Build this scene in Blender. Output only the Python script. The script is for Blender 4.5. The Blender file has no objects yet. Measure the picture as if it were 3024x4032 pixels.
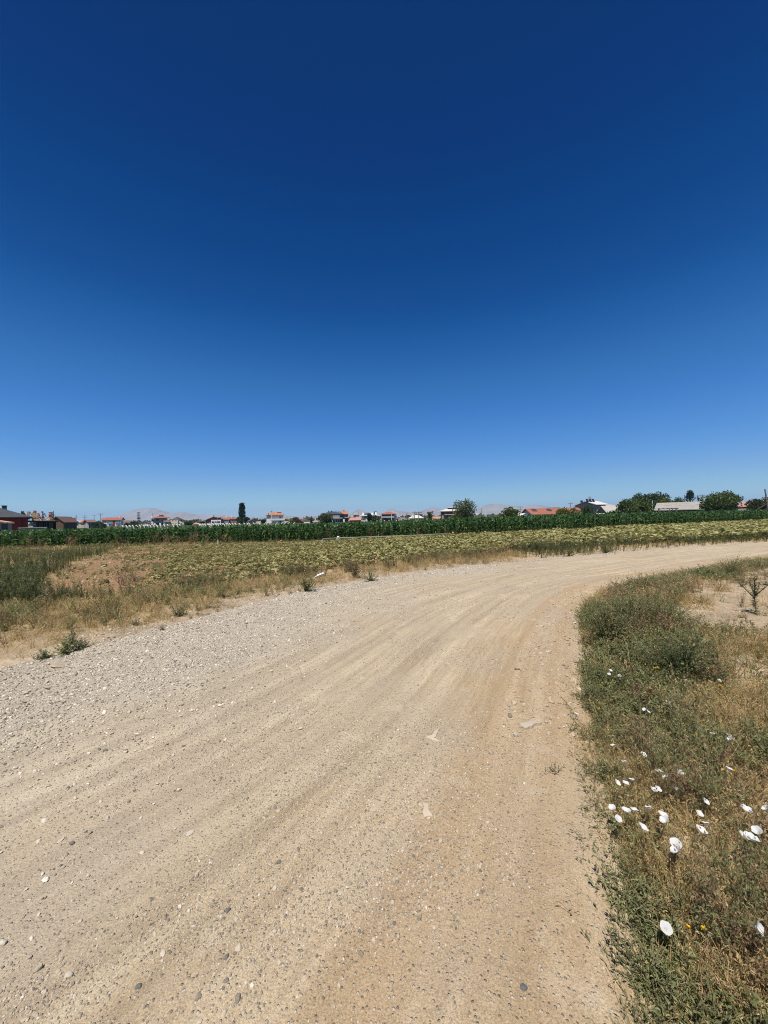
import bpy, math, random
import numpy as np
from mathutils import Matrix, Vector

random.seed(7)
rng = np.random.default_rng(7)
scene = bpy.context.scene
COL = scene.collection

# ------------------------------------------------------------------ camera
CAM_H = 1.5
FPX = 1512.0                       # focal length in pixels of the 3024 x 4032 photograph
cam_data = bpy.data.cameras.new("camera")
cam_data.sensor_fit = 'HORIZONTAL'
cam_data.sensor_width = 36.0
cam_data.lens = 36.0 * FPX / 3024.0
cam_data.clip_start = 0.05
cam_data.clip_end = 20000.0
cam = bpy.data.objects.new("camera", cam_data)
COL.objects.link(cam)
CAM_R = Matrix.Rotation(math.radians(90 + 0.98), 4, 'X') @ Matrix.Rotation(math.radians(-1.15), 4, 'Z')
cam.matrix_world = Matrix.Translation((0, 0, CAM_H)) @ CAM_R
scene.camera = cam

# ------------------------------------------------------------------ sky, sun, exposure
SUN_EL, SUN_AZ = 62.0, -160.0      # azimuth from +Y towards +X
world = bpy.data.worlds.new("World")
scene.world = world
world.use_nodes = True
wn = world.node_tree
wn.nodes.clear()
w_out = wn.nodes.new('ShaderNodeOutputWorld')
w_bg = wn.nodes.new('ShaderNodeBackground')
w_sky = wn.nodes.new('ShaderNodeTexSky')
w_sky.sky_type = 'NISHITA'
w_sky.sun_disc = False
w_sky.sun_elevation = math.radians(SUN_EL)
w_sky.sun_rotation = math.radians(SUN_AZ)
w_sky.altitude = 1000
w_sky.air_density = 1.0
w_sky.dust_density = 0.6
w_sky.ozone_density = 4.0
# a clean high-sun sky is nearly even all the way round: read it at one bearing, by elevation only
w_tc = wn.nodes.new('ShaderNodeTexCoord')
w_sep = wn.nodes.new('ShaderNodeSeparateXYZ')
w_len = wn.nodes.new('ShaderNodeVectorMath'); w_len.operation = 'LENGTH'
w_flat = wn.nodes.new('ShaderNodeVectorMath'); w_flat.operation = 'MULTIPLY'; w_flat.inputs[1].default_value = (1, 1, 0)
w_com = wn.nodes.new('ShaderNodeCombineXYZ')
wn.links.new(w_tc.outputs['Generated'], w_sep.inputs[0])
wn.links.new(w_tc.outputs['Generated'], w_flat.inputs[0])
wn.links.new(w_flat.outputs[0], w_len.inputs[0])
wn.links.new(w_len.outputs['Value'], w_com.inputs['Y'])
wn.links.new(w_sep.outputs['Z'], w_com.inputs['Z'])
wn.links.new(w_com.outputs[0], w_sky.inputs[0])
w_gam = wn.nodes.new('ShaderNodeGamma')
w_gam.inputs['Gamma'].default_value = 1.5
w_dn = wn.nodes.new('ShaderNodeVectorMath'); w_dn.operation = 'SCALE'; w_dn.inputs['Scale'].default_value = 0.05
w_cur = wn.nodes.new('ShaderNodeRGBCurve')
SKY_CURVES = (
    ((0, 0), (0.0268, 0.0004), (0.0311, 0.0004), (0.0421, 0.0046), (0.0497, 0.0109), (0.0665, 0.0263), (0.0988, 0.0464), (0.1517, 0.0806), (0.2254, 0.1238), (0.3348, 0.1994), (0.5388, 0.3169), (1, 0.62)),
    ((0, 0), (0.0638, 0.0244), (0.074, 0.0392), (0.0996, 0.0661), (0.1168, 0.0924), (0.1538, 0.1339), (0.2244, 0.1803), (0.3288, 0.2462), (0.4589, 0.3109), (0.6193, 0.3832), (0.8279, 0.5127), (1, 0.62)),
    ((0, 0), (0.1859, 0.1244), (0.1881, 0.1471), (0.2098, 0.1847), (0.2707, 0.2605), (0.3102, 0.3142), (0.3894, 0.3949), (0.5217, 0.5068), (0.6829, 0.5976), (0.8283, 0.655), (0.9351, 0.6699), (0.9373, 0.6699), (1, 0.67)))
for c_, pts_ in enumerate(SKY_CURVES):
    cv_ = w_cur.mapping.curves[c_]
    while len(cv_.points) < len(pts_): cv_.points.new(.5, .5)
    for p_, (x_, y_) in zip(cv_.points, pts_): p_.location = (x_, y_); p_.handle_type = 'VECTOR'
w_cur.mapping.update()
w_up = wn.nodes.new('ShaderNodeVectorMath'); w_up.operation = 'SCALE'; w_up.inputs['Scale'].default_value = 10.0
w_bg.inputs['Strength'].default_value = 0.1
wn.links.new(w_sky.outputs[0], w_gam.inputs['Color'])
wn.links.new(w_gam.outputs[0], w_dn.inputs[0])
wn.links.new(w_dn.outputs[0], w_cur.inputs['Color'])
wn.links.new(w_cur.outputs[0], w_up.inputs[0])
wn.links.new(w_up.outputs[0], w_bg.inputs['Color'])
wn.links.new(w_bg.outputs[0], w_out.inputs['Surface'])

sun_data = bpy.data.lights.new("sun", 'SUN')
sun_data.energy = 5.0
sun_data.angle = math.radians(0.53)
sun_data.color = (1.0, 0.95, 0.87)
sun = bpy.data.objects.new("sun", sun_data)
COL.objects.link(sun)
_el, _az = math.radians(SUN_EL), math.radians(SUN_AZ)
SUN_DIR = Vector((math.sin(_az) * math.cos(_el), math.cos(_az) * math.cos(_el), math.sin(_el)))
sun.rotation_euler = SUN_DIR.to_track_quat('Z', 'Y').to_euler()
sun.location = SUN_DIR * 50

vs = scene.view_settings
vs.view_transform = 'Standard'
vs.look = 'None'
vs.gamma = 1.0
vs.exposure = 0.16
vs.use_curve_mapping = False
scene.cycles.max_bounces = 6
scene.cycles.diffuse_bounces = 3
scene.cycles.transparent_max_bounces = 6
scene.cycles.volume_bounces = 1
scene.cycles.use_denoising = True
scene.cycles.denoising_input_passes = 'RGB_ALBEDO_NORMAL'
scene.cycles.denoising_prefilter = 'NONE'
scene.cycles.filter_width = 1.0
scene.cycles.sample_clamp_indirect = 4.0

# ------------------------------------------------------------------ pixel helpers (photo pixels -> place in the world)
R3 = np.array(CAM_R.to_3x3())

def ray(px, py):
    return R3 @ np.array([(px - 1512.0) / FPX, -(py - 2016.0) / FPX, -1.0])

def ground_at(px, py, z=0.0):
    d = ray(px, py)
    t = (z - CAM_H) / d[2]
    return np.array([d[0] * t, d[1] * t])

def slope(px, py=None):
    if py is None:
        py = 2042 - 0.02 * (px - 1512)
    d = ray(px, py)
    return d[0] / d[1]

def z_at(px, py, d):
    r = ray(px, py)
    return CAM_H + r[2] / r[1] * d

def hor(px):
    return 2042 - 0.02 * (px - 1512)

# ------------------------------------------------------------------ object helpers
def link(o):
    COL.objects.link(o)
    return o

def tag(o, label=None, cat=None, group=None, kind=None):
    if label: o['label'] = label
    if cat: o['category'] = cat
    if group: o['group'] = group
    if kind: o['kind'] = kind
    return o

def empty(name, loc=(0, 0, 0), rz=0.0):
    o = link(bpy.data.objects.new(name, None))
    o.location = loc
    o.rotation_euler = (0, 0, rz)
    o.empty_display_size = 0.2
    return o

def dup(o, parent=None):
    c = o.copy()
    COL.objects.link(c)
    if parent is not None:
        c.parent = parent
    for ch in list(o.children):
        dup(ch, c)
    return c

class MB:
    """mesh builder"""
    def __init__(s):
        s.v, s.f, s.m = [], [], []
    def face(s, pts, m=0):
        n = len(s.v)
        s.v.extend([tuple(p) for p in pts])
        s.f.append(tuple(range(n, n + len(pts))))
        s.m.append(m)
    def box(s, x0, x1, y0, y1, z0, z1, m=0):
        n = len(s.v)
        s.v.extend([(x0, y0, z0), (x1, y0, z0), (x1, y1, z0), (x0, y1, z0),
                    (x0, y0, z1), (x1, y0, z1), (x1, y1, z1), (x0, y1, z1)])
        for q in ((0, 3, 2, 1), (4, 5, 6, 7), (0, 1, 5, 4), (1, 2, 6, 5), (2, 3, 7, 6), (3, 0, 4, 7)):
            s.f.append(tuple(n + i for i in q)); s.m.append(m)
    def prism(s, poly, axis, a, b, m=0):
        """poly: 2-D outline; axis 'x': outline in (y,z) pushed along x; 'y': outline in (x,z) along y; 'z': (x,y) along z"""
        n, k = len(s.v), len(poly)
        for t in (a, b):
            for p, q in poly:
                s.v.append((t, p, q) if axis == 'x' else ((p, t, q) if axis == 'y' else (p, q, t)))
        s.f.append(tuple(n + i for i in range(k))); s.m.append(m)
        s.f.append(tuple(n + k + i for i in reversed(range(k)))); s.m.append(m)
        for i in range(k):
            j = (i + 1) % k
            s.f.append((n + i, n + k + i, n + k + j, n + j)); s.m.append(m)
    def tube(s, path, radii, sides=5, m=0, cap=True):
        n = len(s.v)
        path = [Vector(p) for p in path]
        k = len(path)
        for i, p in enumerate(path):
            t = (path[min(i + 1, k - 1)] - path[max(i - 1, 0)])
            if t.length < 1e-9: t = Vector((0, 0, 1))
            t.normalize()
            a = t.cross(Vector((0, 0, 1)))
            if a.length < 1e-3: a = Vector((1, 0, 0))
            a.normalize(); b = t.cross(a)
            r = radii[i] if hasattr(radii, '__len__') else radii
            for j in range(sides):
                w = 2 * math.pi * j / sides
                s.v.append(tuple(p + a * (math.cos(w) * r) + b * (math.sin(w) * r)))
        for i in range(k - 1):
            for j in range(sides):
                q = (j + 1) % sides
                s.f.append((n + i * sides + j, n + i * sides + q, n + (i + 1) * sides + q, n + (i + 1) * sides + j)); s.m.append(m)
        if cap:
            s.f.append(tuple(n + j for j in reversed(range(sides)))); s.m.append(m)
            s.f.append(tuple(n + (k - 1) * sides + j for j in range(sides))); s.m.append(m)
    def strip(s, pts, side, widths, m=0):
        """ribbon along pts with half widths along vector side"""
        n = len(s.v)
        for p, w in zip(pts, widths):
            s.v.append(tuple(Vector(p) - side * w)); s.v.append(tuple(Vector(p) + side * w))
        for i in range(len(pts) - 1):
            a = n + 2 * i
            s.f.append((a, a + 1, a + 3, a + 2)); s.m.append(m)
    def blade(s, base, az, length, width, lean, bend, segs=3, m=0):
        d = Vector((math.cos(az), math.sin(az), 0)); side = Vector((-d.y, d.x, 0))
        p = Vector(base); pts = [p.copy()]; ang = lean
        for i in range(segs):
            ang += bend / segs
            p = p + (d * math.sin(ang) + Vector((0, 0, math.cos(ang)))) * (length / segs)
            pts.append(p.copy())
        ws = [width * .5 * (1 - (i / segs) ** 1.6 * .92) for i in range(segs + 1)]
        s.strip(pts, side, ws, m)
        return pts[-1]
    def leaf(s, p, d, up, L, W, m=0, fold=0.25):
        d = Vector(d).normalized(); up = Vector(up)
        side = d.cross(up)
        if side.length < 1e-4: side = d.cross(Vector((1, 0.3, 0)))
        side.normalize(); nrm = side.cross(d)
        p = Vector(p)
        n = len(s.v)
        mid = p + d * L * .45
        s.v.extend([tuple(p), tuple(mid - side * W * .5 + nrm * W * fold), tuple(p + d * L), tuple(mid + side * W * .5 + nrm * W * fold)])
        s.f.append((n, n + 1, n + 2)); s.m.append(m)
        s.f.append((n, n + 2, n + 3)); s.m.append(m)
    def mesh(s, name, mats, smooth=False):
        me = bpy.data.meshes.new(name)
        me.from_pydata(s.v, [], s.f)
        for m in (mats if isinstance(mats, (list, tuple)) else [mats]):
            me.materials.append(m)
        me.polygons.foreach_set('material_index', s.m)
        if smooth:
            me.polygons.foreach_set('use_smooth', [True] * len(me.polygons))
        me.update()
        return me
    def build(s, name, mats, parent=None, smooth=False):
        o = link(bpy.data.objects.new(name, s.mesh(name, mats, smooth)))
        if parent is not None: o.parent = parent
        return o
    def proto(s, name, mats, smooth=False):       # used only through geometry nodes: not linked to the scene
        return bpy.data.objects.new(name, s.mesh(name, mats, smooth))

# ------------------------------------------------------------------ materials
def new_mat(name):
    m = bpy.data.materials.new(name); m.use_nodes = True
    nt = m.node_tree; nt.nodes.clear()
    out = nt.nodes.new('ShaderNodeOutputMaterial')
    return m, nt, out

def N(nt, t, **kw):
    n = nt.nodes.new(t)
    for k, v in kw.items():
        if k.startswith('i_'):
            key = k[2:].replace('_', ' ')
            n.inputs[key].default_value = v
        else:
            setattr(n, k, v)
    return n

def ramp(nt, fac, stops, interp='LINEAR'):
    r = nt.nodes.new('ShaderNodeValToRGB')
    r.color_ramp.interpolation = interp
    el = r.color_ramp.elements
    while len(el) < len(stops): el.new(0.5)
    for e, (p, c) in zip(el, stops):
        e.position = p; e.color = (*c, 1) if len(c) == 3 else c
    nt.links.new(fac, r.inputs[0])
    return r.outputs[0]

def noise(nt, vec, scale, detail=4, rough=.55):
    n = N(nt, 'ShaderNodeTexNoise'); n.inputs['Scale'].default_value = scale
    n.inputs['Detail'].default_value = detail; n.inputs['Roughness'].default_value = rough
    if vec is not None: nt.links.new(vec, n.inputs['Vector'])
    return n.outputs['Fac']

def mixc(nt, fac, a, b, mode='MIX'):
    n = nt.nodes.new('ShaderNodeMix'); n.data_type = 'RGBA'; n.blend_type = mode
    for sock, val in ((n.inputs[0], fac), (n.inputs[6], a), (n.inputs[7], b)):
        if isinstance(val, (int, float)): sock.default_value = val
        elif isinstance(val, tuple): sock.default_value = (*val, 1)
        else: nt.links.new(val, sock)
    return n.outputs[2]

def mathn(nt, op, a, b=None, clamp=False):
    n = nt.nodes.new('ShaderNodeMath'); n.operation = op; n.use_clamp = clamp
    for sock, val in ((n.inputs[0], a), (n.inputs[1], b)):
        if val is None: continue
        if isinstance(val, (int, float)): sock.default_value = val
        else: nt.links.new(val, sock)
    return n.outputs[0]

def surf(name, col, rough=.85, var=.18, scale=3.0, bump=0.0, bscale=20.0, spec=.3):
    """plain weathered surface: colour with soft large and small variation"""
    m, nt, out = new_mat(name)
    b = N(nt, 'ShaderNodeBsdfPrincipled')
    b.inputs['Roughness'].default_value = rough
    b.inputs['Specular IOR Level'].default_value = spec
    tc = N(nt, 'ShaderNodeTexCoord')
    f = noise(nt, tc.outputs['Object'], scale, 5, .6)
    lo = tuple(c * (1 - var) for c in col); hi = tuple(min(1, c * (1 + var)) for c in col)
    c = ramp(nt, f, [(.3, lo), (.7, hi)])
    nt.links.new(c, b.inputs['Base Color'])
    if bump:
        bp = N(nt, 'ShaderNodeBump'); bp.inputs['Strength'].default_value = bump; bp.inputs['Distance'].default_value = .02
        nt.links.new(noise(nt, tc.outputs['Object'], bscale, 4), bp.inputs['Height'])
        nt.links.new(bp.outputs[0], b.inputs['Normal'])
    nt.links.new(b.outputs[0], out.inputs[0])
    return m

def leafmat(name, stops, rough=.6, trans=.3, inst=True, spec=.3):
    """foliage: colour varies leaf by leaf (islands) and plant by plant (instances)"""
    m, nt, out = new_mat(name)
    g = N(nt, 'ShaderNodeNewGeometry'); oi = N(nt, 'ShaderNodeObjectInfo')
    f = g.outputs['Random Per Island']
    if inst:
        f = mathn(nt, 'ADD', mathn(nt, 'MULTIPLY', f, .5), mathn(nt, 'MULTIPLY', oi.outputs['Random'], .5))
    c = ramp(nt, f, stops)
    b = N(nt, 'ShaderNodeBsdfPrincipled'); b.inputs['Roughness'].default_value = rough
    b.inputs['Specular IOR Level'].default_value = spec
    nt.links.new(c, b.inputs['Base Color'])
    t = N(nt, 'ShaderNodeBsdfTranslucent')
    nt.links.new(mixc(nt, 1.0, c, (1.0, 1.05, .7), 'MULTIPLY'), t.inputs['Color'])
    mx = N(nt, 'ShaderNodeMixShader'); mx.inputs[0].default_value = trans
    nt.links.new(b.outputs[0], mx.inputs[1]); nt.links.new(t.outputs[0], mx.inputs[2])
    nt.links.new(mx.outputs[0], out.inputs[0])
    return m

M = {}
M['straw'] = leafmat('straw_grass', [(0, (.30, .20, .09)), (.4, (.50, .365, .165)), (.75, (.64, .49, .26)), (1, (.74, .62, .40))], .7, .4)
M['straw_dark'] = leafmat('brown_dry_weed', [(0, (.15, .095, .055)), (.6, (.27, .18, .10)), (1, (.42, .30, .17))], .8, .15)
M['grass'] = leafmat('olive_grass', [(0, (.11, .13, .038)), (.5, (.22, .24, .08)), (.85, (.36, .34, .13)), (1, (.54, .46, .21))], .5, .42)
M['weed'] = leafmat('grey_green_weed', [(0, (.095, .115, .045)), (.5, (.20, .23, .095)), (.85, (.31, .32, .15)), (1, (.46, .43, .23))], .5, .38)
M['weed_dark'] = leafmat('dark_green_weed', [(0, (.038, .062, .022)), (.5, (.088, .125, .045)), (.85, (.155, .185, .07)), (1, (.26, .25, .11))], .6, .25)
M['stem'] = leafmat('weed_stem', [(0, (.10, .09, .045)), (.5, (.18, .15, .075)), (1, (.30, .25, .13))], .7, .1)
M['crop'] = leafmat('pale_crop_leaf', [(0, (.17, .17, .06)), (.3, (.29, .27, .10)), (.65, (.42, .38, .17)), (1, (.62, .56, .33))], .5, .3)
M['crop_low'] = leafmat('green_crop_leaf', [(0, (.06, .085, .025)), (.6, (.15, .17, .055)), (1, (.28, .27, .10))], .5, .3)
M['corn'] = leafmat('corn_leaf', [(0, (.018, .046, .012)), (.45, (.046, .100, .024)), (.8, (.10, .18, .048)), (1, (.21, .275, .10))], .45, .35, spec=.35)
M['corn_stalk'] = leafmat('corn_stalk', [(0, (.06, .09, .03)), (1, (.15, .17, .06))], .6, .0)
M['tree'] = leafmat('tree_leaf', [(0, (.032, .055, .015)), (.5, (.08, .118, .032)), (1, (.17, .205, .055))], .5, .25, False)
M['tree_dark'] = leafmat('dark_tree_leaf', [(0, (.018, .035, .013)), (.5, (.042, .070, .024)), (1, (.095, .125, .04))], .5, .2, False)
M['tree_lime'] = leafmat('yellow_green_leaf', [(0, (.07, .09, .018)), (.5, (.15, .17, .035)), (1, (.27, .26, .065))], .5, .3, False)
M['tree_olive'] = leafmat('olive_tree_leaf', [(0, (.045, .06, .022)), (.5, (.095, .115, .043)), (1, (.17, .185, .075))], .5, .25, False)
M['conifer'] = leafmat('conifer_needle', [(0, (.010, .022, .014)), (.6, (.026, .046, .030)), (1, (.06, .085, .055))], .6, .1, False)
M['bark'] = surf('bark', (.13, .095, .065), .95, .3, 4)
M['bark_pale'] = surf('pale_bark', (.30, .27, .21), .95, .25, 4)
M['petal'] = leafmat('bindweed_petal', [(0, (.70, .70, .71)), (1, (.80, .79, .78))], .6, .3)
M['throat'] = leafmat('bindweed_throat', [(0, (.40, .42, .34)), (1, (.50, .52, .42))], .6, .2)
M['yellow'] = leafmat('yellow_petal', [(0, (.62, .36, .01)), (1, (.78, .55, .03))], .6, .2)

M['white'] = surf('white_render', (.76, .75, .72), .9, .05, .4)
M['offwhite'] = surf('aged_white_render', (.58, .55, .50), .9, .10, .5)
M['cream'] = surf('cream_render', (.64, .58, .45), .9, .06, .4)
M['beige'] = surf('beige_render', (.44, .38, .30), .9, .10, .5)
M['greywall'] = surf('grey_render', (.34, .33, .32), .9, .12, .6)
M['pale_wall'] = surf('pale_block_wall', (.46, .42, .36), .95, .15, .7)
M['darkgrey'] = surf('charcoal', (.045, .047, .05), .7, .12, .5)
M['slate'] = surf('dark_shingle_roof', (.060, .066, .072), .75, .18, .8)
M['redwall'] = surf('red_render', (.33, .035, .022), .85, .08, .5)
M['maroon'] = surf('maroon_render', (.24, .045, .04), .85, .10, .5)
M['brick'] = surf('bare_brick', (.30, .17, .115), .95, .25, 1.5)
M['concrete'] = surf('concrete', (.42, .40, .36), .95, .15, .8)
M['mud'] = surf('mud_wall', (.27, .22, .16), .95, .2, .6)
M['timber'] = surf('raw_timber', (.50, .32, .13), .85, .25, 3)
M['timber_dark'] = surf('old_timber', (.13, .085, .05), .9, .3, 3)
M['timber_red'] = surf('red_formwork', (.36, .10, .06), .85, .2, 3)
M['glass'] = surf('dark_window_glass', (.018, .022, .026), .12, .2, .5, spec=.6)
M['pvc'] = surf('white_frame', (.70, .70, .69), .5, .04, 1)
M['metal'] = surf('grey_metal', (.30, .31, .32), .5, .15, 2)
M['pole'] = surf('weathered_pole', (.16, .135, .115), .9, .25, 2)
M['blue'] = surf('blue_tarpaulin', (.04, .22, .62), .5, .12, 2)
M['pipe'] = surf('irrigation_pipe', (.20, .21, .15), .5, .15, 3)
M['orange'] = surf('orange_valve', (.50, .17, .10), .6, .12, 4)
M['paper'] = surf('dusty_white_plastic', (.68, .66, .60), .6, .08, 6)

def roofmat(name, col, var=.22, rowscale=3.2, stripe=None):
    m, nt, out = new_mat(name)
    b = N(nt, 'ShaderNodeBsdfPrincipled'); b.inputs['Roughness'].default_value = .85
    tc = N(nt, 'ShaderNodeTexCoord')
    f = noise(nt, tc.outputs['Object'], .9, 6, .65)
    c = ramp(nt, f, [(.25, tuple(x * (1 - var) for x in col)), (.75, tuple(min(1, x * (1 + var)) for x in col))])
    f2 = noise(nt, tc.outputs['Object'], 9, 3, .7)
    c = mixc(nt, mathn(nt, 'MULTIPLY', f2, .35), c, tuple(x * .6 for x in col))
    wv = N(nt, 'ShaderNodeTexWave'); wv.inputs['Scale'].default_value = rowscale; wv.bands_direction = 'X'
    wv.inputs['Distortion'].default_value = .4
    nt.links.new(tc.outputs['Object'], wv.inputs['Vector'])
    if stripe:
        mp = N(nt, 'ShaderNodeMapping'); mp.inputs['Scale'].default_value = (.62, 0.02, .02)
        nt.links.new(tc.outputs['Object'], mp.inputs[0])
        s = noise(nt, mp.outputs[0], 2.2, 2, .5)
        c = mixc(nt, ramp(nt, s, [(.50, (0, 0, 0)), (.56, (1, 1, 1))]), c, stripe)
    bp = N(nt, 'ShaderNodeBump'); bp.inputs['Strength'].default_value = .6; bp.inputs['Distance'].default_value = .06
    nt.links.new(wv.outputs['Fac'], bp.inputs['Height']); nt.links.new(bp.outputs[0], b.inputs['Normal'])
    nt.links.new(c, b.inputs['Base Color']); nt.links.new(b.outputs[0], out.inputs[0])
    return m
M['tile'] = roofmat('red_clay_tile', (.37, .135, .09))
M['tile_orange'] = roofmat('orange_clay_tile', (.52, .21, .12), .15)
M['tile_pink'] = roofmat('faded_pink_tile', (.55, .27, .20), .15)
M['tile_old'] = roofmat('old_brown_tile', (.22, .125, .085), .25)
M['tile_grey'] = roofmat('weathered_grey_tile', (.40, .37, .33), .2)
M['sheet_pale'] = roofmat('pale_metal_sheet', (.50, .46, .41), .15)
M['rust'] = roofmat('rusty_sheet', (.24, .085, .06), .25, 3.2, (.50, .38, .28))
M['white_roof'] = roofmat('white_roof_sheet', (.72, .68, .62), .08)

# ground: colours come from a per-vertex zone colour, broken up by noise
def ground_mat():
    m, nt, out = new_mat('bare_ground')
    b = N(nt, 'ShaderNodeBsdfPrincipled'); b.inputs['Roughness'].default_value = .95
    b.inputs['Specular IOR Level'].default_value = .15
    at = N(nt, 'ShaderNodeAttribute'); at.attribute_name = 'zone'
    tc = N(nt, 'ShaderNodeTexCoord')
    f = noise(nt, tc.outputs['Object'], 1.6, 8, .65)
    f2 = noise(nt, tc.outputs['Object'], 28, 5, .7)
    c = mixc(nt, 1.0, at.outputs['Color'], ramp(nt, f, [(.3, (.72, .70, .68)), (.7, (1.25, 1.22, 1.18))]), 'MULTIPLY')
    c = mixc(nt, 1.0, c, ramp(nt, f2, [(.3, (.65, .63, .60)), (.75, (1.3, 1.3, 1.3))]), 'MULTIPLY')
    nt.links.new(c, b.inputs['Base Color'])
    bp = N(nt, 'ShaderNodeBump'); bp.inputs['Strength'].default_value = .8; bp.inputs['Distance'].default_value = .03
    nt.links.new(mathn(nt, 'ADD', f2, mathn(nt, 'MULTIPLY', noise(nt, tc.outputs['Object'], 7, 4), 1.5)), bp.inputs['Height'])
    nt.links.new(bp.outputs[0], b.inputs['Normal'])
    nt.links.new(b.outputs[0], out.inputs[0])
    return m
M['ground'] = ground_mat()

def road_mat():
    m, nt, out = new_mat('compacted_dirt_road')
    b = N(nt, 'ShaderNodeBsdfPrincipled'); b.inputs['Roughness'].default_value = .92
    b.inputs['Specular IOR Level'].default_value = .15
    uv = N(nt, 'ShaderNodeUVMap'); uv.uv_map = 'along_across'
    tc = N(nt, 'ShaderNodeTexCoord')
    P = tc.outputs['Object']
    ga = N(nt, 'ShaderNodeAttribute'); ga.attribute_name = 'gravel'
    # long streaks following the wheel tracks
    mp = N(nt, 'ShaderNodeMapping'); mp.inputs['Scale'].default_value = (.20, 3.6, 1)
    nt.links.new(uv.outputs[0], mp.inputs[0])
    st = noise(nt, mp.outputs[0], 1.5, 7, .62)
    mp2 = N(nt, 'ShaderNodeMapping'); mp2.inputs['Scale'].default_value = (.9, 9, 1)
    nt.links.new(uv.outputs[0], mp2.inputs[0])
    st2 = noise(nt, mp2.outputs[0], 2.0, 6, .65)
    tan = ramp(nt, st, [(.36, (.385, .272, .150)), (.5, (.480, .358, .214)), (.64, (.570, .452, .298))])
    grey = ramp(nt, st, [(.36, (.365, .285, .185)), (.5, (.478, .386, .256)), (.64, (.600, .500, .345))])
    sx = N(nt, 'ShaderNodeSeparateXYZ'); nt.links.new(uv.outputs[0], sx.inputs[0])
    side = mathn(nt, 'ADD', sx.outputs[1], mathn(nt, 'MULTIPLY', mathn(nt, 'SUBTRACT', noise(nt, P, .5, 4), .5), 2.2))
    tan = mixc(nt, ramp(nt, mathn(nt, 'DIVIDE', side, 6.5), [(.70, (1, 1, 1)), (.90, (0, 0, 0))]), tan, grey)
    tan = mixc(nt, 1.0, tan, ramp(nt, st2, [(.36, (.86, .85, .83)), (.64, (1.10, 1.10, 1.10))]), 'MULTIPLY')
    big = noise(nt, P, .55, 5, .6)
    tan = mixc(nt, ramp(nt, big, [(.40, (0, 0, 0)), (.62, (.75, .75, .75))]), tan, (.43, .355, .26))
    grv = ramp(nt, noise(nt, P, 3, 6, .7), [(.3, (.37, .32, .25)), (.7, (.50, .44, .355))])
    # worn pebbly lanes: greyer, darker streaks along the wheel tracks
    lane = ramp(nt, st2, [(.54, (0, 0, 0)), (.70, (.6, .6, .6))])
    tan = mixc(nt, lane, tan, (.36, .285, .20))
    rut = mathn(nt, 'ADD', sx.outputs[1], mathn(nt, 'MULTIPLY', mathn(nt, 'SUBTRACT', noise(nt, P, 1.2, 4), .5), .5))
    tan = mixc(nt, ramp(nt, mathn(nt, 'DIVIDE', rut, 6.5), [(.84, (0, 0, 0)), (.885, (.5, .5, .5)), (.93, (.05, .05, .05)), (.955, (.45, .45, .45)), (.99, (.1, .1, .1))]), tan, (.405, .275, .150))
    c = mixc(nt, ga.outputs['Fac'], tan, grv)
    # pale dust patches
    dust = noise(nt, P, 2.6, 6, .62)
    c = mixc(nt, ramp(nt, dust, [(.58, (0, 0, 0)), (.70, (.55, .55, .55))]), c, (.60, .51, .37))
    # grit: sand-size speckle, embedded chips
    f3 = noise(nt, P, 160, 3, .8)
    c = mixc(nt, 1.0, c, ramp(nt, f3, [(.30, (.58, .56, .54)), (.5, (1, 1, 1)), (.72, (1.28, 1.27, 1.24))]), 'MULTIPLY')
    vo = N(nt, 'ShaderNodeTexVoronoi'); vo.inputs['Scale'].default_value = 75; vo.inputs['Randomness'].default_value = 1
    nt.links.new(P, vo.inputs['Vector'])
    sel = N(nt, 'ShaderNodeSeparateColor'); nt.links.new(vo.outputs['Color'], sel.inputs[0])
    chip = mathn(nt, 'MULTIPLY', ramp(nt, vo.outputs['Distance'], [(.22, (1, 1, 1)), (.40, (0, 0, 0))]), mathn(nt, 'GREATER_THAN', sel.outputs[0], .62))
    chipc = ramp(nt, sel.outputs[1], [(0, (.15, .135, .115)), (.4, (.33, .28, .21)), (.75, (.50, .43, .33)), (1, (.62, .57, .48))])
    c = mixc(nt, mathn(nt, 'MULTIPLY', chip, .75), c, chipc)
    nt.links.new(c, b.inputs['Base Color'])
    h = mathn(nt, 'ADD', mathn(nt, 'MULTIPLY', f3, .5), mathn(nt, 'MULTIPLY', chip, .8))
    h = mathn(nt, 'ADD', h, mathn(nt, 'MULTIPLY', noise(nt, P, 34, 5, .7), 1.6))
    bp = N(nt, 'ShaderNodeBump'); bp.inputs['Strength'].default_value = .75; bp.inputs['Distance'].default_value = .008
    nt.links.new(h, bp.inputs['Height'])
    bp2 = N(nt, 'ShaderNodeBump'); bp2.inputs['Strength'].default_value = .5; bp2.inputs['Distance'].default_value = .03
    nt.links.new(st2, bp2.inputs['Height']); nt.links.new(bp.outputs[0], bp2.inputs['Normal'])
    nt.links.new(bp2.outputs[0], b.inputs['Normal'])
    nt.links.new(b.outputs[0], out.inputs[0])
    return m
M['road'] = road_mat()

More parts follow.
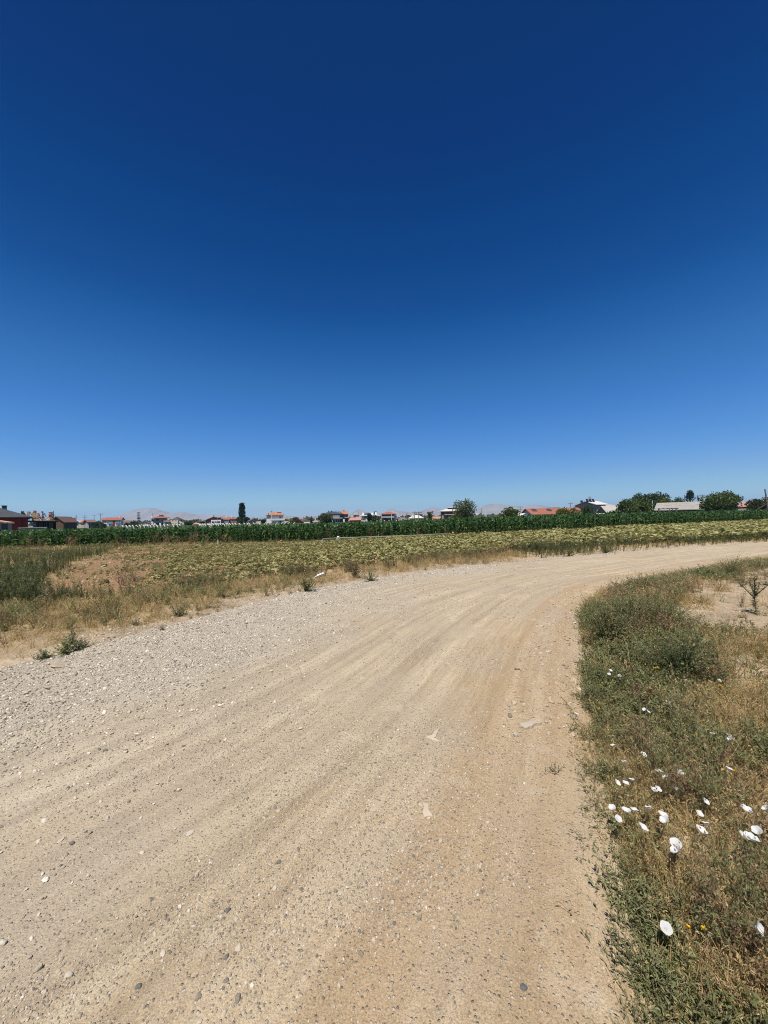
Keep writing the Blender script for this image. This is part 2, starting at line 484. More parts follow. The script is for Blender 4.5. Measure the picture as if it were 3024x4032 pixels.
def stonemat(name, stops):
    m, nt, out = new_mat(name)
    b = N(nt, 'ShaderNodeBsdfPrincipled'); b.inputs['Roughness'].default_value = .9; b.inputs['Specular IOR Level'].default_value = .2
    oi = N(nt, 'ShaderNodeObjectInfo'); tc = N(nt, 'ShaderNodeTexCoord')
    c = ramp(nt, oi.outputs['Random'], stops)
    c = mixc(nt, 1.0, c, ramp(nt, noise(nt, tc.outputs['Object'], 2.2, 4), [(.3, (.8, .8, .8)), (.7, (1.15, 1.15, 1.15))]), 'MULTIPLY')
    nt.links.new(c, b.inputs['Base Color']); nt.links.new(b.outputs[0], out.inputs[0])
    return m
M['stone'] = stonemat('mixed_pebble', [(0, (.16, .145, .12)), (.18, (.29, .245, .19)), (.55, (.43, .355, .26)), (.93, (.50, .43, .33)), (1, (.64, .58, .48))])
M['gravel'] = stonemat('crushed_gravel', [(0, (.17, .15, .12)), (.2, (.38, .33, .255)), (.7, (.53, .46, .355)), (1, (.72, .65, .53))])
M['stone_white'] = stonemat('pale_limestone', [(0, (.46, .395, .305)), (1, (.55, .485, .385))])
M['stone_flush'] = stonemat('dusty_flush_stone', [(0, (.52, .435, .32)), (1, (.55, .47, .35))])
M['stone_dark'] = stonemat('dark_stone', [(0, (.10, .10, .098)), (1, (.17, .16, .15))])
M['stone_tan'] = stonemat('tan_stone', [(0, (.40, .31, .21)), (1, (.52, .42, .30))])
M['mountain'] = surf('dry_mountain_rock', (.30, .265, .24), .95, .16, .006)

# ------------------------------------------------------------------ road outline and land zones
EDGE = [  # (left edge, right edge) stations, metres
    ((-26, -16), (-1.8, -9)), ((-15, -6.5), (-.45, -3)), ((-8.6, -.2), (.36, 0)), ((-4.1, 3.95), (1.15, 2.1)), ((-1.5, 8.2), (2.26, 4.5)),
    ((.85, 10.3), (3.55, 6.7)), ((3.2, 12.0), (5.5, 8.35)), ((7.4, 14.1), (8.6, 10.2)), ((12, 16.2), (12.9, 12.3)),
    ((18.3, 18.2), (19.2, 14.9)), ((40, 23), (40.5, 19.6)), ((90, 30), (90.5, 26.6)), ((200, 40), (200.5, 36.5))]

def catmull(pts, n):
    p = np.array(pts, float)
    p = np.vstack([2 * p[0] - p[1], p, 2 * p[-1] - p[-2]])
    out = []
    for i in range(1, len(p) - 2):
        t = np.linspace(0, 1, n, endpoint=False)[:, None]
        a, b, c, d = p[i - 1], p[i], p[i + 1], p[i + 2]
        out.append(.5 * ((2 * b) + (-a + c) * t + (2 * a - 5 * b + 4 * c - d) * t ** 2 + (-a + 3 * b - 3 * c + d) * t ** 3))
    out.append(p[-2][None])
    return np.vstack(out)
NS = 40
LE = catmull([e[0] for e in EDGE], NS)
RE = catmull([e[1] for e in EDGE], NS)
POLY = np.vstack([LE, RE[::-1]])

def pdist(P, line):
    a, b = line[:-1], line[1:]
    ab = b - a; L2 = (ab ** 2).sum(1) + 1e-12
    res = np.empty(len(P))
    for i in range(0, len(P), 20000):
        q = P[i:i + 20000]
        ap = q[:, None, :] - a[None]
        t = np.clip((ap * ab[None]).sum(2) / L2, 0, 1)
        res[i:i + 20000] = np.sqrt(((ap - t[..., None] * ab[None]) ** 2).sum(2).min(1))
    return res

def inside(P, poly):
    x0, y0 = poly[:, 0], poly[:, 1]; x1, y1 = np.roll(x0, -1), np.roll(y0, -1)
    res = np.zeros(len(P), bool)
    for i in range(0, len(P), 20000):
        q = P[i:i + 20000]; px, py = q[:, :1], q[:, 1:]
        c = ((y0 > py) != (y1 > py)) & (px < (x1 - x0) * (py - y0) / (y1 - y0 + 1e-15) + x0)
        res[i:i + 20000] = (c.sum(1) % 2) == 1
    return res
LEs, REs = LE[::4], RE[::4]
POLYs = np.vstack([LEs, REs[::-1]])

def road_sd(P):
    """signed distance to the road (negative on it), distance to left edge, to right edge"""
    dl, dr = pdist(P, LEs), pdist(P, REs)
    ins = inside(P, POLYs)
    d = np.minimum(dl, dr)
    return np.where(ins, -d, d), dl, dr

def vnoise(P, scale, seed=0):
    """value noise, 0..1"""
    q = P * scale + seed * 17.37
    i = np.floor(q).astype(np.int64); f = q - i
    f = f * f * (3 - 2 * f)
    def h(a, b):
        n = (a * 374761393 + b * 668265263 + seed * 1442695) & 0x7fffffff
        n = ((n ^ (n >> 13)) * 1274126177) & 0x7fffffff
        return ((n ^ (n >> 16)) & 0xffff) / 65535.0
    a = h(i[:, 0], i[:, 1]); b = h(i[:, 0] + 1, i[:, 1]); c = h(i[:, 0], i[:, 1] + 1); d = h(i[:, 0] + 1, i[:, 1] + 1)
    return (a * (1 - f[:, 0]) + b * f[:, 0]) * (1 - f[:, 1]) + (c * (1 - f[:, 0]) + d * f[:, 0]) * f[:, 1]

def fbm(P, scale, seed=0, o=4):
    s, a, r = 0, .5, 0
    for k in range(o):
        r = r + a * vnoise(P, scale * 2 ** k, seed + k); s += a; a *= .5
    return r / s

CORN_EDGE = np.array([(-70, 24.5), (-40, 25.2), (-26, 25.6), (-14, 26.3), (-5.4, 26.4), (3.8, 29.6), (15, 33.2), (34, 43.2), (60, 57), (110, 80)], float)
def corn_y(x): return np.interp(x, CORN_EDGE[:, 0], CORN_EDGE[:, 1])
FIELD = np.array([(-7.0, 7.8), (-9.4, 10.6), (-12.2, 15.5), (-14.6, 21.5), (-11, 25.3), (-5.4, 26.0), (3.8, 29.0), (15, 32.4), (34, 42.4), (60, 56),
                  (110, 78), (200, 46), (90, 32.5), (40, 25.2), (18, 19.9), (11.5, 18.2), (6.6, 16.2), (2.3, 14.2), (-.4, 12.4), (-2.6, 10.4), (-4.6, 8.6)], float)

def gz(P, sd=None, dr=None, dl=None):
    if sd is None: sd, dl, dr = road_sd(P)
    n = fbm(P, .5, 3, 3) - .5
    n2 = fbm(P, 3.0, 5, 3) - .5
    z = np.where(sd < 0, -.045, 0.0)
    t = np.clip((sd + .25) / .6, 0, 1)
    z = -.045 + .05 * t * t * (3 - 2 * t)
    right = dr < dl
    z += np.where(right, .07, .03) * np.clip(sd / 1.5, 0, 1)
    z += np.clip(sd + .2, 0, 1) * (n * .10 + n2 * .05)
    far = np.clip((np.hypot(P[:, 0], P[:, 1]) - 30) / 40, 0, 1)
    return z * (1 - far) + far * .0

# ground sheet
def ground():
    n = 430
    t = np.linspace(-1, 1, n)
    ax = 2.6 * np.sinh(t * math.asinh(5200 / 2.6))
    X, Y = np.meshgrid(ax, ax + 4.0)
    P = np.stack([X.ravel(), Y.ravel()], 1)
    near = np.hypot(P[:, 0], P[:, 1]) < 140
    z = np.zeros(len(P)); col = np.zeros((len(P), 4)); col[:, 3] = 1
    sd = np.full(len(P), 999.0); dl = sd.copy(); dr = sd.copy()
    s_, l_, r_ = road_sd(P[near]); sd[near], dl[near], dr[near] = s_, l_, r_
    z[near] = gz(P[near], s_, r_, l_)
    soil = np.array((.30, .195, .105)); verge = np.array((.45, .37, .275)); dry = np.array((.42, .32, .195)); green = np.array((.075, .085, .035)); plain = np.array((.33, .28, .20))
    c = np.tile(dry, (len(P), 1))
    w = np.clip(1 - sd / 1.2, 0, 1)[:, None]; c = c * (1 - w) + verge * w
    right = (dr < dl) & (sd < 300); c[right] = c[right] * .35 + verge * .65
    fi = np.zeros(len(P), bool); fi[near] = inside(P[near], FIELD)
    c[fi] = soil
    cy = corn_y(P[:, 0]); behind = P[:, 1] > cy - .3
    c[behind & (P[:, 1] < 420)] = green
    wf = np.clip((np.hypot(P[:, 0], P[:, 1]) - 300) / 500, 0, 1)[:, None]; c = c * (1 - wf) + plain * wf
    col[:, :3] = c
    idx = np.arange(n * n).reshape(n, n)
    q = np.stack([idx[:-1, :-1], idx[:-1, 1:], idx[1:, 1:], idx[1:, :-1]], -1).reshape(-1, 4)
    me = bpy.data.meshes.new('ground')
    me.from_pydata(np.column_stack([P, z]).tolist(), [], q.tolist())
    a = me.color_attributes.new('zone', 'FLOAT_COLOR', 'POINT'); a.data.foreach_set('color', col.ravel())
    me.materials.append(M['ground'])
    me.polygons.foreach_set('use_smooth', [True] * len(me.polygons))
    tag(link(bpy.data.objects.new('ground', me)), kind='structure')
ground()

def gravel_mask(v, y, P):
    """how far the loose gravel windrow on the outside of the bend covers the surface (v = 0 at the left edge)"""
    lim = np.interp(y, [0, 2.2, 4, 7, 10, 13, 18, 60], [.66, .60, .51, .39, .24, .13, .07, .04])
    n = (fbm(P, .8, 21, 4) - .5) * .34
    return np.clip((lim + n * 1.2 - v) / .36 + .30, 0, 1)

def road():
    na, nc = len(LE), 110
    # more stations where the camera stands
    v = np.linspace(-.05, 1.05, nc)
    G = LE[:, None, :] * (1 - v[None, :, None]) + RE[:, None, :] * v[None, :, None]
    P = G.reshape(-1, 2)
    V = np.tile(v, na)
    mid = (LE + RE) / 2
    along = np.concatenate([[0], np.cumsum(np.hypot(*np.diff(mid, axis=0).T))])
    A = np.repeat(along, nc)
    width = np.repeat(np.hypot(*(LE - RE).T), nc)
    edge = np.minimum(V, 1 - V) * width
    z = .006 + np.clip(edge / .35, -1, 1) * .025
    UVm = np.column_stack([A * .25, V * 6.5])
    z += (fbm(P, .45, 31, 3) - .5) * .05 + (fbm(UVm, 1.6, 33, 4) - .5) * .075 + (fbm(P, 6, 35, 2) - .5) * .012
    g = gravel_mask(V, np.maximum(P[:, 1], 0), P)
    z += g * (.02 + (fbm(P, 2.2, 37, 3) - .5) * .06)
    z += .05 * np.exp(-((V - .02) * width / .5) ** 2) * 0
    z = np.where(edge < 0, z - .08 * np.clip(-edge / .2, 0, 1), z)
    far = np.clip((np.hypot(P[:, 0], P[:, 1]) - 30) / 40, 0, 1)
    z += far * .03
    idx = np.arange(na * nc).reshape(na, nc)
    q = np.stack([idx[:-1, :-1], idx[:-1, 1:], idx[1:, 1:], idx[1:, :-1]], -1).reshape(-1, 4)
    me = bpy.data.meshes.new('road')
    me.from_pydata(np.column_stack([P, z]).tolist(), [], q.tolist())
    uv = me.uv_layers.new(name='along_across')
    uvs = np.column_stack([A, V * 6.5])[q.ravel()]
    uv.data.foreach_set('uv', uvs.ravel())
    at = me.attributes.new('gravel', 'FLOAT', 'POINT'); at.data.foreach_set('value', g)
    me.materials.append(M['road'])
    me.polygons.foreach_set('use_smooth', [True] * len(me.polygons))
    o = tag(link(bpy.data.objects.new('road', me)), kind='structure')
    return P.reshape(na, nc, 2), z.reshape(na, nc), V, g
RG, RZ, RV, RGM = road()
_rp = RG.reshape(-1, 2); _rz = RZ.ravel(); _rg = RGM

def road_sample(n, rmax, rmin=.6, power=1.0, vlo=0.0, vhi=1.0):
    """random spots on the road surface: position, height, gravel mask"""
    na, nc = RZ.shape
    # pick cells weighted by area inside range
    c = (RG[:-1, :-1] + RG[1:, 1:]) / 2
    e1 = RG[1:, :-1] - RG[:-1, :-1]; e2 = RG[:-1, 1:] - RG[:-1, :-1]
    ar = np.abs(e1[..., 0] * e2[..., 1] - e1[..., 1] * e2[..., 0])
    r = np.hypot(c[..., 0], c[..., 1])
    ok = (r < rmax) & (c[..., 1] > -1.5) & (np.abs(c[..., 0]) < 1.5 * np.maximum(c[..., 1], 0) + 2.5)
    w = ar * ok / np.maximum(r, rmin) ** power
    vv = np.linspace(-.05, 1.05, nc)[:-1][None]
    w = w * ((vv > vlo) & (vv < vhi))
    w = (w / w.sum()).ravel()
    k = rng.choice(len(w), n, p=w)
    i, j = k // (nc - 1), k % (nc - 1)
    s, t = rng.random(n), rng.random(n)
    def bil(G):
        a, b, cc, d = G[i, j], G[i + 1, j], G[i, j + 1], G[i + 1, j + 1]
        if a.ndim == 2: s_, t_ = s[:, None], t[:, None]
        else: s_, t_ = s, t
        return a * (1 - s_) * (1 - t_) + b * s_ * (1 - t_) + cc * (1 - s_) * t_ + d * s_ * t_
    return bil(RG), bil(RZ), bil(RGM.reshape(na, nc))

def surf_z(P):
    """height of the visible surface (road or ground) at points"""
    sd, dl, dr = road_sd(P)
    z = gz(P, sd, dr, dl)
    on = np.where(sd < .15)[0]
    if len(on):
        for k in on:
            i = np.argmin(((_rp - P[k]) ** 2).sum(1))
            z[k] = max(z[k], _rz[i])
    return z

# ------------------------------------------------------------------ scattering through geometry nodes (stuff)
def scatter(name, P, rot, scl, idx, protos, kind='stuff', parent=None):
    col = bpy.data.collections.new(name + '_sources')
    for k, p in enumerate(protos):
        p.name = '%s_%03d' % (name, k)
        col.objects.link(p)
    me = bpy.data.meshes.new(name)
    me.vertices.add(len(P))
    me.vertices.foreach_set('co', np.ascontiguousarray(P, np.float32).ravel())
    a = me.attributes.new('rot', 'FLOAT_VECTOR', 'POINT'); a.data.foreach_set('vector', np.ascontiguousarray(rot, np.float32).ravel())
    if np.ndim(scl) == 1: scl = np.repeat(np.asarray(scl)[:, None], 3, 1)
    a = me.attributes.new('scl', 'FLOAT_VECTOR', 'POINT'); a.data.foreach_set('vector', np.ascontiguousarray(scl, np.float32).ravel())
    a = me.attributes.new('pick', 'INT', 'POINT'); a.data.foreach_set('value', np.ascontiguousarray(idx, np.int32))
    o = link(bpy.data.objects.new(name, me))
    ng = bpy.data.node_groups.new(name + '_nodes', 'GeometryNodeTree')
    ng.interface.new_socket('Geometry', in_out='INPUT', socket_type='NodeSocketGeometry')
    ng.interface.new_socket('Geometry', in_out='OUTPUT', socket_type='NodeSocketGeometry')
    gi, go = ng.nodes.new('NodeGroupInput'), ng.nodes.new('NodeGroupOutput')
    ip = ng.nodes.new('GeometryNodeInstanceOnPoints')
    ci = ng.nodes.new('GeometryNodeCollectionInfo')
    ci.inputs['Collection'].default_value = col
    ci.inputs['Separate Children'].default_value = True
    ci.inputs['Reset Children'].default_value = True
    def attr(nm, tp):
        n = ng.nodes.new('GeometryNodeInputNamedAttribute'); n.data_type = tp; n.inputs['Name'].default_value = nm
        return n.outputs[0]
    ip.inputs['Pick Instance'].default_value = True
    ng.links.new(gi.outputs[0], ip.inputs['Points'])
    ng.links.new(ci.outputs[0], ip.inputs['Instance'])
    ng.links.new(attr('pick', 'INT'), ip.inputs['Instance Index'])
    ng.links.new(attr('rot', 'FLOAT_VECTOR'), ip.inputs['Rotation'])
    ng.links.new(attr('scl', 'FLOAT_VECTOR'), ip.inputs['Scale'])
    ng.links.new(ip.outputs[0], go.inputs[0])
    md = o.modifiers.new('scatter', 'NODES'); md.node_group = ng
    if kind: o['kind'] = kind
    if parent: o.parent = parent
    return o

def plantrot(n, tilt=.25):
    return np.column_stack([rng.normal(0, tilt, n), rng.normal(0, tilt, n), rng.random(n) * 6.283])

U = random.uniform

# ------------------------------------------------------------------ plant prototypes
def tuft(n, L, W, spread, lean, bend, mats, segs=3, head=0.0):
    b = MB()
    for _ in range(n):
        a = U(0, 6.28); r = spread * math.sqrt(random.random())
        m = 0 if random.random() < .8 else len(mats) - 1
        l = U(*L)
        tip = b.blade((r * math.cos(a), r * math.sin(a), -.01), U(0, 6.28), l, U(*W), U(0, lean), U(-.2, bend), segs, m)
        if random.random() < head:
            for k in range(4):
                b.leaf(tip - Vector((0, 0, k * .012)), (U(-1, 1), U(-1, 1), U(-1.2, .3)), (0, 0, 1), .022, .006, m)
    return b

def leafy(nst, H, leafL, nl, lean, mats, wid=.0016, droop=.3, lw=.42):
    """weed of several upright or creeping stems with small leaves"""
    b = MB()
    for _ in range(nst):
        az = U(0, 6.28); d = Vector((math.cos(az), math.sin(az), 0))
        h = U(*H); p = Vector((U(-.02, .02), U(-.02, .02), -.01)); ang = U(.05, lean); pts = [p.copy()]
        for i in range(4):
            ang += U(-.15, droop)
            p = p + (d * math.sin(ang) + Vector((U(-.1, .1), U(-.1, .1), math.cos(ang)))) * h / 4
            pts.append(p.copy())
        b.tube(pts, [wid, wid, wid * .8, wid * .6, wid * .4], 3, 1, False)
        for k in range(nl):
            t = (k + random.random()) / nl * 3.98
            i = int(t); q = pts[i].lerp(pts[i + 1], t - i)
            w = U(0, 6.28)
            b.leaf(q, (math.cos(w), math.sin(w), U(-.1, .9)), (0, 0, 1), U(*leafL), U(*leafL) * lw, 0 if random.random() < .85 else 1)
    return b

def twiggy(H, mats, n=5, buds=True):
    """thin branching dry stems"""
    b = MB()
    def grow(p, d, l, r, lev):
        q = p + d * l
        b.tube([p, p.lerp(q, .5) + Vector((U(-.01, .01), U(-.01, .01), 0)), q], [r, r * .8, r * .6], 3, 1, False)
        if lev == 0:
            if buds:
                b.leaf(q, d + Vector((U(-.5, .5), U(-.5, .5), 0)), (0, 0, 1), .02, .01, 0)
            return
        for _ in range(random.choice((2, 2, 3))):
            nd = (d + Vector((U(-.7, .7), U(-.7, .7), U(-.05, .5)))).normalized()
            grow(p.lerp(q, U(.5, 1)), nd, l * U(.5, .85), r * .65, lev - 1)
        for _ in range(2):
            b.leaf(p.lerp(q, random.random()), (U(-1, 1), U(-1, 1), U(0, 1)), (0, 0, 1), U(.02, .035), .009, 0)
    for _ in range(n):
        d = Vector((U(-.5, .5), U(-.5, .5), 1)).normalized()
        grow(Vector((U(-.02, .02), U(-.02, .02), -.01)), d, H * U(.3, .5), .0022, 3)
    return b

def protos_straw():
    return [tuft(12, (.09, .24), (.004, .006), .06, .85, .9, (0, 0), 3, .3).proto('p', [M['straw'], M['straw_dark']]) for _ in range(4)]
def protos_grass():
    return [tuft(12, (.09, .22), (.0045, .007), .05, .5, .9, (0, 0), 3).proto('p', [M['grass'], M['straw']]) for _ in range(4)]
def protos_weed(mat='weed'):
    return [leafy(8, (.12, .24), (.024, .046), 11, .75, None, .0022, lw=.36).proto('p', [M[mat], M['stem']]) for _ in range(5)]

# --- corn
def corn_mesh(k):
    b = MB()
    H = U(.92, 1.08)
    b.tube([(0, 0, -.05), (U(-.02, .02), U(-.02, .02), H * .5), (U(-.04, .04), U(-.04, .04), H * .9)], [.013, .011, .005], 4, 1, False)
    az = U(0, 6.28)
    n = 10
    for i in range(n):
        az += math.pi + U(-.5, .5)
        z = H * (.12 + .74 * i / (n - 1))
        L = U(.42, .62) * (1.0 if i < n - 2 else .75)
        d = Vector((math.cos(az), math.sin(az), 0)); side = Vector((-d.y, d.x, 0))
        ang = U(.35, .7) if i < n - 2 else U(.1, .35); p = Vector((0, 0, z)); pts = [p.copy()]
        for s in range(5):
            p = p + (d * math.sin(ang) + Vector((0, 0, math.cos(ang)))) * L / 5
            pts.append(p.copy()); ang += U(.28, .52)
        tw = side.lerp(Vector((0, 0, 1)), U(-.35, .35)).normalized()
        b.strip(pts, tw, [.022, .046, .056, .048, .030, .004], 0)
    return b.mesh('corn_plant', [M['corn'], M['corn_stalk']])

# ------------------------------------------------------------------ mountains and far town
def mountain(name, d, prof, depth, seed):
    """profile in photo pixels of the skyline, built as a ridge with front and back slopes"""
    px = np.array([p[0] for p in prof], float); py = np.array([p[1] for p in prof], float)
    n = 90
    X = np.linspace(px[0], px[-1], n); Yp = np.interp(X, px, py)
    r = np.random.default_rng(seed)
    rows = [(-1.0, 0.0), (-.75, .16), (-.55, .34), (-.38, .55), (-.22, .76), (-.1, .92), (0, 1.0), (.3, .6), (.7, .15), (1, 0)]
    V = []
    base = np.array([slope(x) for x in X])
    H = np.array([max(3.0, z_at(x, y, d)) for x, y in zip(X, Yp)])
    ruf = r.normal(0, 1, n)
    ruf = np.convolve(ruf, np.ones(3) / 3, 'same')
    for k, (t, h) in enumerate(rows):
        yy = d + t * depth
        gul = 1 + (.0 if h == 1.0 else .07) * np.convolve(r.normal(0, 1, n), np.ones(2) / 2, 'same') * (h > 0)
        hh = H * h * gul + (ruf * H * .012 if h == 1.0 else 0)
        if h == 0: hh = np.full(n, -4.0)
        xx = base * d + r.normal(0, 1, n) * (3 if 0 < h < 1 else 0)
        V.append(np.column_stack([xx, np.full(n, yy) + r.normal(0, depth * .008, n), hh]))
    V = np.vstack(V); R = len(rows)
    idx = np.arange(R * n).reshape(R, n)
    q = np.stack([idx[:-1, :-1], idx[:-1, 1:], idx[1:, 1:], idx[1:, :-1]], -1).reshape(-1, 4)
    me = bpy.data.meshes.new(name); me.from_pydata(V.tolist(), [], q.tolist()); me.materials.append(M['mountain']); me.polygons.foreach_set('use_smooth', [True] * len(me.polygons))
    tag(link(bpy.data.objects.new(name, me)), kind='structure')
mountain('mountain', 3600, [(360, 2062), (420, 2048), (470, 2031), (510, 2014), (535, 2005), (570, 2001), (590, 1999), (610, 2000), (632, 2008), (650, 2016), (672, 2023), (700, 2031), (760, 2046), (820, 2056)], 420, 1)
mountain('mountain', 3200, [(560, 2060), (620, 2030), (640, 2011), (655, 2014), (675, 2021), (698, 2017), (722, 2016), (745, 2019), (775, 2026), (805, 2027), (840, 2026), (880, 2027), (905, 2034), (960, 2044), (1020, 2050)], 380, 2)
mountain('mountain', 4200, [(930, 2052), (1000, 2044), (1030, 2036), (1060, 2040), (1110, 2031), (1150, 2032), (1190, 2037), (1220, 2030), (1260, 2033), (1300, 2040), (1350, 2046)], 400, 3)
mountain('mountain', 3400, [(1340, 2046), (1368, 2032), (1390, 2018), (1404, 2007), (1412, 2004), (1422, 2008), (1440, 2017), (1470, 2026), (1510, 2036), (1540, 2042)], 260, 4)
mountain('mountain', 3000, [(1480, 2043), (1515, 2021), (1530, 2006), (1537, 2002), (1547, 2002), (1560, 2009), (1585, 2012), (1610, 2016), (1640, 2019), (1680, 2026), (1730, 2036), (1790, 2040)], 300, 5)
mountain('mountain', 3800, [(1600, 2040), (1640, 2022), (1665, 2010), (1690, 2001), (1708, 1998), (1722, 1999), (1750, 2008), (1790, 2018), (1850, 2030), (1900, 2036)], 360, 6)
mountain('mountain', 3500, [(1780, 2037), (1830, 2014), (1865, 2004), (1895, 1998), (1920, 1988), (1940, 1984), (1975, 1986), (2020, 1991), (2060, 1993), (2100, 1989), (2135, 1990), (2170, 1998), (2220, 2006), (2290, 2020), (2360, 2026)], 420, 7)
mountain('mountain', 4000, [(2150, 2030), (2230, 1999), (2270, 1990), (2310, 1987), (2380, 1988), (2450, 1986), (2520, 1992), (2620, 2000), (2750, 1996), (2860, 1980), (2920, 1976), (2990, 1984), (3100, 1990), (3250, 2004)], 420, 8)

def far_town():
    b = MB()
    for _ in range(620):
        px = U(300, 2000); d = U(1300, 2600)
        if random.random() < .35: px = U(1080, 1330)
        x = slope(px) * d; w, h, dp = U(8, 26), U(4, 12), U(8, 16)
        m = random.choice((0, 0, 0, 1, 2, 3))
        b.box(x - w / 2, x + w / 2, d, d + dp, -1, h, m)
        b.box(x - w / 2 - .5, x + w / 2 + .5, d - .5, d + dp + .5, h, h + U(.5, 2), random.choice((0, 3, 3, 1)))
    b.build('distant_town', [M['white'], M['offwhite'], M['beige'], M['tile_pink']])
    tag(bpy.data.objects['distant_town'], kind='stuff')
    t = MB()
    for _ in range(5200):
        px = U(-500, 3500); d = U(420, 1500)
        if random.random() < .4: d = U(1500, 2800)
        x = slope(px) * d; s = U(2, 5)
        for k in range(3):
            t.leaf((x + U(-3, 3), d + U(-3, 3), U(0, 1.5)), (U(-.4, .4), U(-.4, .4), 1), (U(-1, 1), U(-1, 1), 0), s * U(.7, 1.3), s * 1.2, 0)
    tag(t.build('distant_treeline', [M['tree_olive']]), kind='stuff')
far_town()

# ------------------------------------------------------------------ buildings
def window(root, x, z, w, h, frame='pvc', pane='glass', y=0.0, fr=.09):
    b = MB()
    yo, yi = y - .05, y + .06
    b.box(x - w / 2, x - w / 2 + fr, yo, yi, z, z + h); b.box(x + w / 2 - fr, x + w / 2, yo, yi, z, z + h)
    b.box(x - w / 2 + fr, x + w / 2 - fr, yo, yi, z, z + fr); b.box(x - w / 2 + fr, x + w / 2 - fr, yo, yi, z + h - fr, z + h)
    if w > 1.1: b.box(x - fr / 3, x + fr / 3, yo + .01, yi, z + fr, z + h - fr)
    o = b.build('window', M[frame], root)
    p = MB(); p.box(x - w / 2 + fr, x + w / 2 - fr, y - .02, y + .05, z + fr, z + h - fr)
    p.build('pane', M[pane], o)
    return o

def part(root, name, mat, boxes, ):
    b = MB()
    for q in boxes: b.box(*q)
    return b.build(name, M[mat] if isinstance(mat, str) else mat, root)

class House:
    pass

def place(name, x0, x1, d, yaw=0.0):
    xc = (x0 + x1) / 2
    s = slope(xc); Xc = s * d
    az = math.atan2(Xc, d); r = -az + math.radians(yaw)
    t = np.array([math.cos(r), math.sin(r)])
    def hit(px):
        u = slope(px); a = np.array([[u, -t[0]], [1.0, -t[1]]])
        k = np.linalg.solve(a, np.array([Xc, d]))
        return k[1]
    s0, s1 = hit(x0), hit(x1)
    c = np.array([Xc, d]) + t * (s0 + s1) / 2
    h = House(); h.W = s1 - s0; h.d = d; h.r = r; h.c = c
    h.root = empty(name, (c[0], c[1], 0), r)
    h.hit = lambda px: hit(px) - (s0 + s1) / 2      # local x of a pixel column on the front
    h.z = lambda px, py: z_at(px, py, c[1])
    return h

def roof_mesh(kind, W, D, he, hr, ov, ridge=.0, t=.16):
    b = MB()
    if kind == 'gx':
        s = (hr - he) / (D / 2)
        y0, y1 = -ov, D + ov; zo = he - ov * s
        b.prism([(y0, zo), (D / 2, hr), (D / 2, hr + t), (y0, zo + t)], 'x', -W / 2 - ov, W / 2 + ov)
        b.prism([(D / 2 + .002, hr), (y1, zo), (y1, zo + t), (D / 2 + .002, hr + t)], 'x', -W / 2 - ov, W / 2 + ov)
    elif kind == 'gy':
        s = (hr - he) / (W / 2); zo = he - ov * s
        b.prism([(-W / 2 - ov, zo), (-.001, hr), (-.001, hr + t), (-W / 2 - ov, zo + t)], 'y', -ov, D + ov)
        b.prism([(.001, hr), (W / 2 + ov, zo), (W / 2 + ov, zo + t), (.001, hr + t)], 'y', -ov, D + ov)
    elif kind == 'hip':
        x0, x1, y0, y1 = -W / 2 - ov, W / 2 + ov, -ov, D + ov
        i = min((y1 - y0) / 2, (x1 - x0) / 2 * .98) if ridge <= 0 else (x1 - x0 - ridge) / 2
        a = [(x0, y0, he), (x1, y0, he), (x1, y1, he), (x0, y1, he)]
        c = [(p[0], p[1], he + t) for p in a]
        r0, r1 = (x0 + i, (y0 + y1) / 2, hr), (x1 - i, (y0 + y1) / 2, hr)
        b.face([a[3], a[2], a[1], a[0]])
        for k in range(4):
            j = (k + 1) % 4
            b.face([a[k], a[j], c[j], c[k]])
        b.face([c[0], c[1], r1, r0]); b.face([c[1], c[2], r1]); b.face([c[2], c[3], r0, r1]); b.face([c[3], c[0], r0])
    elif kind == 'shed':
        b.prism([(-ov, he), (D + ov, hr), (D + ov, hr + t), (-ov, he + t)], 'x', -W / 2 - ov, W / 2 + ov)
    elif kind == 'flat':
        b.box(-W / 2 - ov, W / 2 + ov, -ov, D + ov, he, hr)
    return b

def wall_mesh(kind, W, D, he, hr):
    b = MB()
    if kind == 'gx':
        b.prism([(0, -.5), (D, -.5), (D, he), (D / 2, hr - .01), (0, he)], 'x', -W / 2, W / 2)
    elif kind == 'gy':
        b.prism([(-W / 2, -.5), (W / 2, -.5), (W / 2, he), (0, hr - .01), (-W / 2, he)], 'y', 0, D)
    elif kind == 'shed':
        b.prism([(0, -.5), (D, -.5), (D, hr - .01), (0, he - .01)], 'x', -W / 2, W / 2)
    else:
        b.box(-W / 2, W / 2, 0, D, -.5, he - .005)
    return b

